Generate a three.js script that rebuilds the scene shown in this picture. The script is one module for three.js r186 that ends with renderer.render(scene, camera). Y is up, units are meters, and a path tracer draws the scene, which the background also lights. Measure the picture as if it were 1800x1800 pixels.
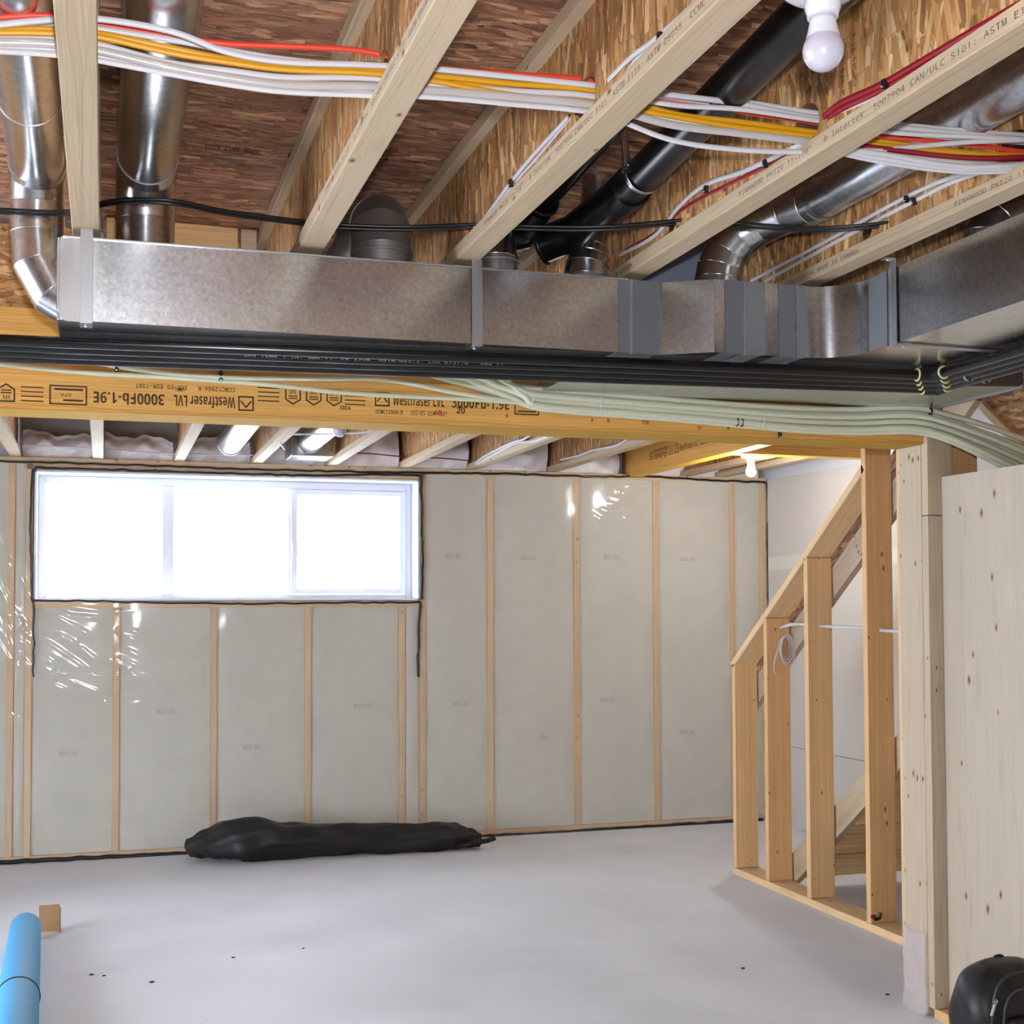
import * as THREE from 'three';
import { RoundedBoxGeometry } from 'three/addons/geometries/RoundedBoxGeometry.js';
import { mergeGeometries, toCreasedNormals, mergeVertices } from 'three/addons/utils/BufferGeometryUtils.js';
import { RectAreaLightUniformsLib } from 'three/addons/lights/RectAreaLightUniformsLib.js';

/* ---------- camera, sky, exposure, large lights ---------- */
const RAD = Math.PI / 180, FOCAL = 2300, CX = 900, CY = 985, EYE = new THREE.Vector3(0, 1.527, 0);
const scene = new THREE.Scene();
const camera = new THREE.PerspectiveCamera(2 * Math.atan(900 / FOCAL) / RAD, 1, 0.05, 60);
camera.position.copy(EYE);
camera.rotation.set(2.0 * RAD, -17.33 * RAD, -0.2 * RAD, 'YXZ');
camera.setViewOffset(1800, 1800, 0, 900 - CY, 1800, 1800);
camera.updateMatrixWorld(true);
scene.add(camera);
const renderer = new THREE.WebGLRenderer({ antialias: true });
renderer.toneMapping = THREE.LinearToneMapping;
renderer.toneMappingExposure = 1.0;
renderer.shadowMap.enabled = true;
RectAreaLightUniformsLib.init();
scene.background = new THREE.Color(0.87, 0.95, 1.08);       // even overcast sky
scene.backgroundIntensity = 16.5;

/* ---------- helpers ---------- */
let seed = 7;
const rnd = () => { seed = (seed + 0x6D2B79F5) | 0; let t = Math.imul(seed ^ (seed >>> 15), 1 | seed); t = (t + Math.imul(t ^ (t >>> 7), 61 | t)) ^ t; return ((t ^ (t >>> 14)) >>> 0) / 4294967296; };
const rr = (a, b) => a + (b - a) * rnd();
const gauss = () => (rnd() + rnd() + rnd() + rnd() - 2) * 0.87;
const V = (x, y, z) => new THREE.Vector3(x, y, z);
function ray(u, v) { return V((u - CX) / FOCAL, -(v - CY) / FOCAL, -1).applyQuaternion(camera.quaternion); }
const atX = (u, v, x) => { const d = ray(u, v); return d.multiplyScalar(x / d.x).add(EYE); };
const atY = (u, v, y) => { const d = ray(u, v); return d.multiplyScalar((y - EYE.y) / d.y).add(EYE); };
const atZ = (u, v, z) => { const d = ray(u, v); return d.multiplyScalar(z / d.z).add(EYE); };

const used = new Map();
function numbered(name) { const n = used.get(name) || 0; used.set(name, n + 1); return n ? `${name}_${String(n).padStart(3, '0')}` : name; }
function tag(o, label, category, group) { o.userData.label = label; o.userData.category = category; if (group) o.userData.group = group; return o; }
function thing(name, label, category, pos = [0, 0, 0], group) {
  const o = new THREE.Group(); o.name = numbered(name); o.position.set(...pos); scene.add(o); return tag(o, label, category, group);
}
function obj(name, geo, mat, parent) {
  const g = Array.isArray(geo) ? join(geo) : geo;
  const m = new THREE.Mesh(g, mat); m.castShadow = m.receiveShadow = true;
  if (parent) { m.name = name; if (parent.isGroup && parent.parent === scene) m.position.sub(parent.position); parent.add(m); } else { m.name = numbered(name); scene.add(m); }
  return m;
}
function struct(name, geo, mat) { const m = obj(name, geo, mat); m.userData.kind = 'structure'; return m; }
function join(list) {
  const l = list.map(g => { const n = g.index ? g.toNonIndexed() : g; for (const k of Object.keys(n.attributes)) if (!['position', 'normal', 'uv'].includes(k)) n.deleteAttribute(k); if (!n.attributes.uv) n.setAttribute('uv', new THREE.BufferAttribute(new Float32Array(n.attributes.position.count * 2), 2)); return n; });
  return l.length === 1 ? l[0] : mergeGeometries(l);
}
// uv in metres: u runs along the grain
function uvm(g, grain = 'x', ou = 0, ov = 0) {
  g = g.index ? g.toNonIndexed() : g;
  const p = g.attributes.position, uv = new Float32Array(p.count * 2), ax = { x: 0, y: 1, z: 2 }[grain];
  const a = V(), b = V(), c = V();
  for (let i = 0; i < p.count; i += 3) {
    a.fromBufferAttribute(p, i); b.fromBufferAttribute(p, i + 1); c.fromBufferAttribute(p, i + 2);
    const n = b.clone().sub(a).cross(c.clone().sub(a)).toArray().map(Math.abs);
    const d = n[0] > n[1] ? (n[0] > n[2] ? 0 : 2) : (n[1] > n[2] ? 1 : 2);
    let ua = ax, va;
    if (d === ax) { ua = (ax + 1) % 3; va = (ax + 2) % 3; } else va = 3 - ax - d;
    [a, b, c].forEach((q, k) => { const t = q.toArray(); uv[(i + k) * 2] = t[ua] + ou; uv[(i + k) * 2 + 1] = t[va] + ov; });
  }
  g.setAttribute('uv', new THREE.BufferAttribute(uv, 2));
  return g;
}
function board(x0, x1, y0, y1, z0, z1, grain = 'x', bevel = 0.002, shift = true) {
  const g = new RoundedBoxGeometry(x1 - x0, y1 - y0, z1 - z0, 1, Math.min(bevel, 0.45 * Math.min(x1 - x0, y1 - y0, z1 - z0)));
  g.translate((x0 + x1) / 2, (y0 + y1) / 2, (z0 + z1) / 2);
  return uvm(g, grain, shift ? rnd() * 3 : 0, shift ? rnd() * 3 : 0);
}
function plainBox(x0, x1, y0, y1, z0, z1, grain = 'x', shift = false) {
  const g = new THREE.BoxGeometry(x1 - x0, y1 - y0, z1 - z0); g.translate((x0 + x1) / 2, (y0 + y1) / 2, (z0 + z1) / 2);
  return uvm(g, grain, shift ? rnd() * 3 : 0, shift ? rnd() * 3 : 0);
}
// a bar from a to b: width w across, thickness t; 'wide' is the direction of w
function bar(a, b, w, t, wide) {
  const d = b.clone().sub(a), L = d.length(), X = d.normalize(), Y = wide.clone().addScaledVector(X, -wide.dot(X)).normalize(), Z = X.clone().cross(Y);
  const g = uvm(new RoundedBoxGeometry(L, w, t, 1, Math.min(0.002, t * 0.3)), 'x', rnd() * 3, rnd() * 3);
  g.applyMatrix4(new THREE.Matrix4().makeBasis(X, Y, Z).setPosition(a.clone().add(b).multiplyScalar(0.5)));
  return g;
}
// sweep of an oval section, r across and f*r high
function sweep(pts, r, { flat = 1, radial = 8, seg = 0, closed = false, tension = 0.5 } = {}) {
  const curve = new THREE.CatmullRomCurve3(pts, closed, 'catmullrom', tension);
  const n = seg || Math.max(8, pts.length * 5), pos = [], nor = [], uv = [], idx = [], up = V(0, 1, 0);
  const L = curve.getLength();
  for (let i = 0; i <= n; i++) {
    const p = curve.getPointAt(i / n), t = curve.getTangentAt(i / n);
    let s = t.clone().cross(up); if (s.length() < 0.15) s = t.clone().cross(V(0, 0, 1)); s.normalize();
    const k = s.clone().cross(t).normalize();
    for (let j = 0; j <= radial; j++) {
      const a = j / radial * 2 * Math.PI, c = Math.cos(a), q = Math.sin(a);
      pos.push(p.x + r * (c * s.x + flat * q * k.x), p.y + r * (c * s.y + flat * q * k.y), p.z + r * (c * s.z + flat * q * k.z));
      const m = s.clone().multiplyScalar(c * flat).addScaledVector(k, q).normalize(); nor.push(m.x, m.y, m.z);
      uv.push(i / n * L, j / radial * r * 6);
    }
  }
  for (let i = 0; i < n; i++) for (let j = 0; j < radial; j++) { const a = i * (radial + 1) + j, b = a + radial + 1; idx.push(a, b, a + 1, b, b + 1, a + 1); }
  const cap = (i, flip) => { const o = i * (radial + 1); for (let j = 1; j < radial - 1; j++) flip ? idx.push(o, o + j + 1, o + j) : idx.push(o, o + j, o + j + 1); };
  if (!closed) { cap(0, false); cap(n, true); }
  const g = new THREE.BufferGeometry();
  g.setAttribute('position', new THREE.Float32BufferAttribute(pos, 3)); g.setAttribute('normal', new THREE.Float32BufferAttribute(nor, 3)); g.setAttribute('uv', new THREE.Float32BufferAttribute(uv, 2)); g.setIndex(idx);
  return g;
}
// round sheet-metal pipe mitred at every inner point, one straight gore between points; radii may change
function gored(pts, radii, radial = 40) {
  const rad = i => Array.isArray(radii) ? radii[i] : radii, pos = [], nor = [], uv = [], idx = [];
  const dirs = pts.slice(1).map((p, i) => p.clone().sub(pts[i]).normalize());
  let ref = Math.abs(dirs[0].y) > 0.9 ? V(1, 0, 0) : V(0, 1, 0), len = 0;
  for (let i = 0; i < dirs.length; i++) {
    const d = dirs[i], s = d.clone().cross(ref).normalize(), k = s.clone().cross(d).normalize(), L = pts[i].distanceTo(pts[i + 1]);
    const planeN = e => { const o = e === 0 ? (i ? dirs[i - 1] : d) : (i < dirs.length - 1 ? dirs[i + 1] : d); return d.clone().add(o).normalize(); };
    const base = pos.length / 3;
    for (const e of [0, 1]) {
      const c = pts[i + e], N = planeN(e), r = rad(i + e);
      for (let j = 0; j <= radial; j++) {
        const a = j / radial * 2 * Math.PI, q = s.clone().multiplyScalar(Math.cos(a) * r).addScaledVector(k, Math.sin(a) * r);
        const t = -q.dot(N) / d.dot(N), p = c.clone().add(q).addScaledVector(d, t), m = q.clone().normalize().addScaledVector(d, (rad(i) - rad(i + 1)) / L).normalize();
        pos.push(p.x, p.y, p.z); nor.push(m.x, m.y, m.z); uv.push(len + e * L, j / radial * 2 * Math.PI * r);
      }
    }
    len += L;
    for (let j = 0; j < radial; j++) { const a = base + j, b = a + radial + 1; idx.push(a, b, a + 1, b, b + 1, a + 1); }
    ref = k;
  }
  const g = new THREE.BufferGeometry();
  g.setAttribute('position', new THREE.Float32BufferAttribute(pos, 3)); g.setAttribute('normal', new THREE.Float32BufferAttribute(nor, 3)); g.setAttribute('uv', new THREE.Float32BufferAttribute(uv, 2)); g.setIndex(idx);
  return g;
}
function ring(c, n, R, r, radial = 8, seg = 40) {
  const g = new THREE.TorusGeometry(R, r, radial, seg); g.applyQuaternion(new THREE.Quaternion().setFromUnitVectors(V(0, 0, 1), n.clone().normalize())); g.translate(c.x, c.y, c.z); return g;
}
function cyl(a, b, r0, r1 = r0, radial = 24) {
  const d = b.clone().sub(a), g = new THREE.CylinderGeometry(r1, r0, d.length(), radial, 1);
  g.applyQuaternion(new THREE.Quaternion().setFromUnitVectors(V(0, 1, 0), d.clone().normalize())); g.translate((a.x + b.x) / 2, (a.y + b.y) / 2, (a.z + b.z) / 2); return g;
}
function prism(outline, depth, place) {                    // outline [[x,y]...] extruded along z by depth, then placed by a matrix
  const s = new THREE.Shape(outline.map(p => new THREE.Vector2(...p))), g = new THREE.ExtrudeGeometry(s, { depth, bevelEnabled: false });
  if (place) g.applyMatrix4(place); return g;
}

/* ---------- textures ---------- */
function canvas(w, h, draw) { const c = document.createElement('canvas'); c.width = w; c.height = h; draw(c.getContext('2d'), w, h); return c; }
function tex(c, rx, ry, srgb = true) {
  const t = new THREE.CanvasTexture(c); t.wrapS = t.wrapT = THREE.RepeatWrapping; t.repeat.set(1 / rx, 1 / ry); t.magFilter = THREE.LinearFilter; if (srgb) t.colorSpace = THREE.SRGBColorSpace; return t;
}
const rgb = (r, g, b, a = 1) => `rgba(${r | 0},${g | 0},${b | 0},${a})`;
function osb(palette, gap, n = 5200) {
  return canvas(1024, 1024, (x, w, h) => {
    x.fillStyle = rgb(...gap); x.fillRect(0, 0, w, h);
    for (let i = 0; i < n; i++) {
      const c = palette[rnd() * palette.length | 0], k = rr(0.82, 1.16), L = rr(40, 130), B = rr(5, 22), a = gauss() * 0.42, px = rnd() * w, py = rnd() * h;
      const shape = [[-L / 2, -B / 2 * rr(0.3, 1)], [-L / 2 + rr(0, 9), -B / 2], [L / 2 - rr(0, 14), -B / 2 * rr(0.6, 1)], [L / 2, B / 2 * rr(-0.4, 0.9)], [L / 2 - rr(0, 9), B / 2], [-L / 2 + rr(0, 14), B / 2]];
      for (const ox of [-w, 0, w]) for (const oy of [-h, 0, h]) {
        if (px + ox < -90 || px + ox > w + 90 || py + oy < -90 || py + oy > h + 90) continue;
        x.save(); x.translate(px + ox, py + oy); x.rotate(a); x.beginPath(); shape.forEach((p, j) => j ? x.lineTo(...p) : x.moveTo(...p)); x.closePath();
        x.fillStyle = rgb(c[0] * k, c[1] * k, c[2] * k, 0.8); x.fill(); x.strokeStyle = rgb(gap[0] * 0.8, gap[1] * 0.8, gap[2] * 0.8, 0.5); x.lineWidth = 0.8; x.stroke(); x.restore();
      }
    }
  });
}
// lumber: u along the grain, 1.2 m x 0.3 m
function lumber(base, { dark = [0.72, 0.6, 0.45], lines = 170, knots = 5, amp = 5, la = 0.22, w = 1024, h = 256, blotch = 26 } = {}) {
  return canvas(w, h, x => {
    x.fillStyle = rgb(...base); x.fillRect(0, 0, w, h);
    for (let i = 0; i < blotch; i++) {
      const px = rnd() * w, py = rnd() * h, R = rr(40, 150), k = rr(0.88, 1.1);
      for (const ox of [-w, 0, w]) for (const oy of [-h, 0, h]) { x.save(); x.translate(px + ox, py + oy); x.scale(1, 0.22); const g = x.createRadialGradient(0, 0, 0, 0, 0, R); g.addColorStop(0, rgb(base[0] * k, base[1] * k, base[2] * k * 0.98, 0.5)); g.addColorStop(1, rgb(base[0] * k, base[1] * k, base[2] * k, 0)); x.fillStyle = g; x.fillRect(-R, -R, 2 * R, 2 * R); x.restore(); }
    }
    const kn = []; for (let i = 0; i < knots; i++) kn.push([rnd() * w, rnd() * h, rr(3.5, 9)]);
    for (let i = 0; i < lines; i++) {
      const y0 = rnd() * h, p1 = rnd() * 6.28, p2 = rnd() * 6.28, k = rr(0, 1), A = amp * rr(0.4, 1.2);
      x.strokeStyle = rgb(base[0] * (1 - k * (1 - dark[0])), base[1] * (1 - k * (1 - dark[1])), base[2] * (1 - k * (1 - dark[2])), la * rr(0.5, 1.3)); x.lineWidth = rr(0.5, 2.2);
      for (const oy of [-h, 0, h]) {
        x.beginPath();
        for (let u = 0; u <= w + 12; u += 12) {
          let y = y0 + oy + A * Math.sin(u / w * 6.283 + p1) + 0.4 * A * Math.sin(3 * u / w * 6.283 + p2);
          for (const q of kn) { const dx = (u - q[0]) / 30, dy = y - q[1]; y += Math.sign(dy || 1) * q[2] * 1.6 * Math.exp(-dx * dx) * Math.exp(-Math.abs(dy) / 18); }
          u ? x.lineTo(u, y) : x.moveTo(u, y);
        }
        x.stroke();
      }
    }
    for (const q of kn) for (let j = 3; j >= 0; j--) { x.beginPath(); x.ellipse(q[0], q[1], q[2] * (0.5 + j * 0.27) * 1.5, q[2] * (0.5 + j * 0.27) * 0.8, 0, 0, 6.3); const s = j === 0 ? 0.42 : 0.6 + j * 0.08; x.fillStyle = rgb(base[0] * s, base[1] * s * 0.86, base[2] * s * 0.7, j === 0 ? 0.9 : 0.35); x.fill(); }
  });
}
function blotchy(w, h, base, n, r0, r1, spread, a, extra) {
  return canvas(w, h, x => {
    x.fillStyle = rgb(...base); x.fillRect(0, 0, w, h);
    for (let i = 0; i < n; i++) {
      const px = rnd() * w, py = rnd() * h, R = rr(r0, r1), k = 1 + spread * gauss();
      for (const ox of [-w, 0, w]) for (const oy of [-h, 0, h]) {
        if (px + ox < -R || px + ox > w + R || py + oy < -R || py + oy > h + R) continue;
        const g = x.createRadialGradient(px + ox, py + oy, 0, px + ox, py + oy, R); g.addColorStop(0, rgb(base[0] * k, base[1] * k, base[2] * k, a)); g.addColorStop(1, rgb(base[0] * k, base[1] * k, base[2] * k, 0)); x.fillStyle = g; x.fillRect(px + ox - R, py + oy - R, 2 * R, 2 * R);
      }
    }
    if (extra) extra(x, w, h);
  });
}
const std = (o) => new THREE.MeshPhysicalMaterial({ roughness: 0.8, metalness: 0, ...o });
const MAT = {};
{
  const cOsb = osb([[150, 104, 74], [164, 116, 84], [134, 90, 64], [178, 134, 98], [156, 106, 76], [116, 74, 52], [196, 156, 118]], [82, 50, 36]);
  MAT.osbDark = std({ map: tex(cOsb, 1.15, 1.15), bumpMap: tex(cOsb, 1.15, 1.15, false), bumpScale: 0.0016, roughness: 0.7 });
  const cWeb = osb([[176, 126, 74], [188, 140, 86], [160, 110, 60], [204, 162, 110], [180, 132, 78], [142, 94, 50], [216, 180, 132]], [112, 70, 36]);
  MAT.osbWeb = std({ map: tex(cWeb, 1.1, 1.1), bumpMap: tex(cWeb, 1.1, 1.1, false), bumpScale: 0.0014, roughness: 0.7 });
  MAT.spf = [[182, 162, 134], [188, 169, 142], [175, 154, 126]].map(b => std({ map: tex(lumber(b, { knots: 3 }), 1.2, 0.3), roughness: 0.72 }));
  MAT.stud = [[226, 188, 138], [230, 198, 152], [220, 178, 124]].map(b => std({ map: tex(lumber(b, { knots: 6, la: 0.28 }), 1.2, 0.3), roughness: 0.7 }));
  MAT.knotty = std({ map: tex(lumber([188, 168, 140], { knots: 14, amp: 8, lines: 120 }), 1.2, 0.3), roughness: 0.72 });
  MAT.post = std({ map: tex(lumber([184, 167, 144], { knots: 12, lines: 120, amp: 9 }), 1.2, 0.3), roughness: 0.72 });
  MAT.ply = std({ map: tex(lumber([182, 168, 150], { knots: 22, lines: 230, amp: 14, w: 1024, h: 1024, blotch: 60, la: 0.16 }), 1.4, 1.22), roughness: 0.75 });
  const lv = (x, w, h) => { for (let i = 0; i < 60; i++) { x.fillStyle = rgb(120, 70, 24, rr(0.05, 0.2)); const L = rr(20, 120); x.fillRect(rnd() * w, rnd() * h, L, rr(1, 2.5)); } };
  const cl = lumber([226, 172, 88], { lines: 260, knots: 1, amp: 7, la: 0.3, dark: [0.7, 0.58, 0.4] });
  lv(cl.getContext('2d'), 1024, 256);
  MAT.lvl = std({ map: tex(cl, 1.3, 0.33), roughness: 0.66 });
  MAT.lvlEdge = std({ map: tex(lumber([190, 146, 34], { lines: 120, knots: 0, amp: 2, la: 0.2 }), 1.2, 0.2), roughness: 0.6 });
  const cf = blotchy(2048, 2048, [222, 225, 231], 1100, 16, 220, 0.085, 0.34, (x, w, h) => {
    for (let i = 0; i < 2600; i++) { x.fillStyle = rgb(110, 108, 105, rr(0.04, 0.22)); const s = rr(0.6, 2.4); x.fillRect(rnd() * w, rnd() * h, s * rr(1, 3), s); }
    for (let i = 0; i < 60; i++) { x.fillStyle = rgb(90, 86, 82, rr(0.25, 0.6)); x.beginPath(); x.ellipse(rnd() * w, rnd() * h, rr(1, 3.4), rr(0.8, 2), rnd() * 3, 0, 6.3); x.fill(); }
    for (let i = 0; i < 160; i++) { x.strokeStyle = rgb(225, 224, 222, rr(0.04, 0.14)); x.lineWidth = rr(1, 7); x.beginPath(); const px = rnd() * w, py = rnd() * h, R = rr(40, 240), a = rnd() * 6.3; x.arc(px, py, R, a, a + rr(0.3, 1.4)); x.stroke(); }
  });
  MAT.floor = std({ map: tex(cf, 4.2, 4.2), bumpMap: tex(cf, 4.2, 4.2, false), bumpScale: 0.002, roughness: 0.62 });
  const cc = blotchy(1024, 1024, [200, 200, 204], 500, 10, 160, 0.1, 0.35);
  MAT.concrete = std({ map: tex(cc, 2.5, 2.5), roughness: 0.9 });
  const cd = blotchy(512, 512, [196, 190, 183], 160, 20, 120, 0.02, 0.4);
  MAT.drywall = std({ map: tex(cd, 1.6, 1.6), roughness: 0.85 });
  MAT.tape = std({ color: 0xd2ccc2, roughness: 0.8 });
  const cg = canvas(512, 512, (x, w, h) => { x.fillStyle = rgb(200, 203, 206); x.fillRect(0, 0, w, h); for (let i = 0; i < 4200; i++) { const k = rr(178, 226), px = rnd() * w, py = rnd() * h, s = rr(3, 13); x.fillStyle = rgb(k, k * 1.005, k * 1.015, 0.5); x.beginPath(); for (let j = 0; j < 6; j++) { const a = j + rnd(), q = s * rr(0.5, 1); j ? x.lineTo(px + q * Math.cos(a), py + q * Math.sin(a)) : x.moveTo(px + q * Math.cos(a), py + q * Math.sin(a)); } x.fill(); } });
  const cr = canvas(512, 512, (x, w, h) => { x.fillStyle = rgb(0, 56, 0); x.fillRect(0, 0, w, h); for (let i = 0; i < 3000; i++) { x.fillStyle = rgb(0, rr(42, 76), 0, 0.5); const s = rr(2, 9); x.fillRect(rnd() * w, rnd() * h, s, s * rr(0.5, 1.5)); } });
  MAT.galv = std({ map: tex(cg, 0.34, 0.34), roughnessMap: tex(cr, 0.3, 0.3, false), roughness: 1, metalness: 1, anisotropy: 0.55, anisotropyRotation: Math.PI / 2 });
  MAT.galvBright = std({ color: 0xd2d5d8, roughness: 0.24, metalness: 1 });
  MAT.pipe = std({ map: tex(cg, 0.5, 0.5), roughness: 0.26, metalness: 1 });
  MAT.dull = std({ color: 0x8f8e8c, roughness: 0.42, metalness: 0.8 });
  MAT.foilTape = std({ color: 0x8d9094, roughness: 0.5, metalness: 0.75 });
  MAT.greyTape = std({ color: 0x6d7076, roughness: 0.42, metalness: 0.25 });
  MAT.strap = std({ color: 0xb9bcc0, roughness: 0.36, metalness: 1 });
  MAT.abs = std({ color: 0x0d0d0f, roughness: 0.28, specularIntensity: 0.8 });
  MAT.blackPipe = std({ color: 0x050506, roughness: 0.22 });
  MAT.blackRubber = std({ color: 0x111216, roughness: 0.5 });
  MAT.pex = std({ color: 0xe2e3c8, roughness: 0.35, transmission: 0.2, thickness: 0 });
  MAT.white = std({ color: 0xcdcacd, roughness: 0.45 });
  MAT.greyWhite = std({ color: 0xbdb6b2, roughness: 0.3, clearcoat: 0.5 });
  MAT.yellow = std({ color: 0xd79a10, roughness: 0.42 });
  MAT.orange = std({ color: 0xe0432c, roughness: 0.45 });
  MAT.red = std({ color: 0x8c0f1e, roughness: 0.45 });
  MAT.black = std({ color: 0x0a0a0b, roughness: 0.35 });
  MAT.porcelain = std({ color: 0xcfccd2, roughness: 0.25, clearcoat: 0.4 });
  MAT.bulb = std({ color: 0xb3aebb, roughness: 0.28, clearcoat: 0.5 });
  MAT.bulbOn = std({ color: 0xffffff, roughness: 0.4, emissive: new THREE.Color(1, 0.97, 0.9), emissiveIntensity: 14 });
  MAT.poly = std({ color: 0xf4f4f2, roughness: 0.1, transmission: 0.86, thickness: 0, ior: 1.5 });
  MAT.glass = std({ color: 0xffffff, roughness: 0, transmission: 1, thickness: 0, ior: 1.45 });
  MAT.vinyl = std({ color: 0xe4e6ee, roughness: 0.4 });
  MAT.sealant = std({ color: 0x14161c, roughness: 0.32 });
  const cb = blotchy(512, 512, [214, 211, 200], 500, 6, 70, 0.06, 0.35, (x, w, h) => { for (let i = 0; i < 2500; i++) { x.strokeStyle = rgb(236, 230, 206, rr(0.05, 0.22)); x.lineWidth = 0.8; const px = rnd() * w, py = rnd() * h, a = rnd() * 6.3; x.beginPath(); x.moveTo(px, py); x.lineTo(px + 16 * Math.cos(a), py + 16 * Math.sin(a)); x.stroke(); } });
  MAT.batt = std({ map: tex(cb, 0.7, 0.7), bumpMap: tex(cb, 0.7, 0.7, false), bumpScale: 0.004, roughness: 1 });
  MAT.rimBatt = std({ map: tex(blotchy(512, 512, [242, 238, 242], 300, 8, 60, 0.04, 0.4), 0.5, 0.5), roughness: 0.45 });
  MAT.blueBoard = std({ color: 0x777b90, roughness: 0.6 });
  MAT.ink = null;
}
const pick = (a) => a[rnd() * a.length | 0];

/* flat print: ink on a clear ground, laid 0.4 mm before a face */
function printMat(w, h, draw) { return std({ map: tex(canvas(w, h, draw), 1, 1), transparent: true, roughness: 0.7 }); }
function printPlane(name, parent, o, U, Vv, w, h, mat) {   // o: lower-left corner, U/Vv unit directions
  const g = new THREE.PlaneGeometry(w, h); g.translate(w / 2, h / 2, 0);
  const N = U.clone().cross(Vv); g.applyMatrix4(new THREE.Matrix4().makeBasis(U, Vv, N).setPosition(o.clone().addScaledVector(N, 0.0005)));
  const m = obj(name, g, mat, parent); m.castShadow = false; return m;
}
const inkText = (str, font, col = 'rgba(28,22,20,0.82)') => (x, w, h) => { x.clearRect(0, 0, w, h); x.fillStyle = col; x.font = font; x.textBaseline = 'middle'; x.fillText(str, 4, h / 2); };

/* ---------- the setting ---------- */
const JB = 2.437, JT = 2.739, ZW = -8.40, WX = [-0.405, 1.985], WY = [1.567, 2.362];
struct('floor', plainBox(-3.4, 4.7, -0.12, 0, -8.76, 3.75), MAT.floor);
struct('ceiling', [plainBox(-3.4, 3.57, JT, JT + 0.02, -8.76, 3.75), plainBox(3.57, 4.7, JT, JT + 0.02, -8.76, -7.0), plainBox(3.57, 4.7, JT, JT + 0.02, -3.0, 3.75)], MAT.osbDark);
struct('wall_stairwell', [plainBox(3.47, 3.57, JT + 0.02, 4.6, -7.1, -2.9), plainBox(4.55, 4.65, JT + 0.02, 4.6, -7.1, -2.9), plainBox(3.57, 4.55, JT + 0.02, 4.6, -7.1, -7.0), plainBox(3.57, 4.55, JT + 0.02, 4.6, -3.0, -2.9), plainBox(3.47, 4.65, 4.6, 4.7, -7.1, -2.9)], MAT.drywall);
struct('wall_left', [plainBox(-3.4, -3.25, 0, JT, -8.76, -5.6), plainBox(-3.4, -3.25, 0, JT, -2.5, 3.75), plainBox(-3.4, -3.25, 2.25, JT, -5.6, -2.5)], MAT.drywall);
{ // added_door_1: unseen patio door added to light the left faces of studs, post and plywood
  const w = struct('added_door_1', [board(-3.37, -3.28, 0, 2.25, -5.6, -5.53, 'y'), board(-3.37, -3.28, 0, 2.25, -2.57, -2.5, 'y'), board(-3.37, -3.28, 2.18, 2.25, -5.53, -2.57, 'z'), board(-3.37, -3.28, 0, 0.07, -5.53, -2.57, 'z')], MAT.vinyl);
  for (const z of [-4.56, -3.55]) obj('mullion', board(-3.36, -3.29, 0.07, 2.18, z - 0.04, z + 0.04, 'y'), MAT.vinyl, w);
  for (const [z0, z1] of [[-5.53, -4.6], [-4.52, -3.59], [-3.51, -2.57]]) obj('pane', plainBox(-3.328, -3.327, 0.07, 2.18, z0, z1), MAT.glass, w);
}
struct('wall_front', plainBox(-3.25, 4.55, 0, JT, 3.6, 3.75), MAT.drywall);
const wallRight = struct('wall_right', plainBox(4.55, 4.7, 0, JT, -8.76, 3.75), MAT.concrete);
for (const [y0, y1] of [[0.02, 0.55], [0.553, 1.824], [1.827, 2.415]]) obj('drywall_sheet', board(4.535, 4.55, y0, y1, -8.385, -1.0, 'z', 0.002), MAT.drywall, wallRight);
obj('joint_tape', board(4.5338, 4.5352, 1.776, 1.872, -8.385, -1.0, 'z', 0.0004), MAT.tape, wallRight);

const wallBack = struct('wall_back', [plainBox(-3.4, WX[0], 0, JT, -8.76, -8.545), plainBox(WX[1], 4.55, 0, JT, -8.76, -8.545), plainBox(WX[0], WX[1], 0, WY[0], -8.76, -8.545), plainBox(WX[0], WX[1], WY[1], JT, -8.76, -8.545)], MAT.concrete);
obj('bottom_plate', board(-3.25, 4.53, 0, 0.038, -8.54, ZW, 'x'), MAT.stud[0], wallBack);
obj('top_plate', board(-3.25, 4.53, 2.399, JB, -8.54, ZW, 'x'), MAT.stud[1], wallBack);
obj('window_header', board(-0.46, 2.03, WY[1] + 0.003, 2.399, -8.54, ZW, 'x'), MAT.stud[2], wallBack);
obj('rough_sill', board(-0.41, 1.99, WY[0] - 0.041, WY[0] - 0.003, -8.54, ZW, 'x'), MAT.stud[1], wallBack);
const fullStuds = [-2.93, -2.33, -1.73, -1.13, -0.533, -0.43, 2.004, 2.47, 3.085, 3.673, 4.265, 4.51], shortStuds = [0.077, 0.661, 1.251, 1.865];
for (const x of fullStuds) obj('stud', board(x - 0.019, x + 0.019, 0.038, 2.399, -8.54, ZW, 'y'), pick(MAT.stud), wallBack);
for (const x of shortStuds) obj('cripple_stud', board(x - 0.019, x + 0.019, 0.038, WY[0] - 0.041, -8.54, ZW, 'y'), pick(MAT.stud), wallBack);
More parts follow.
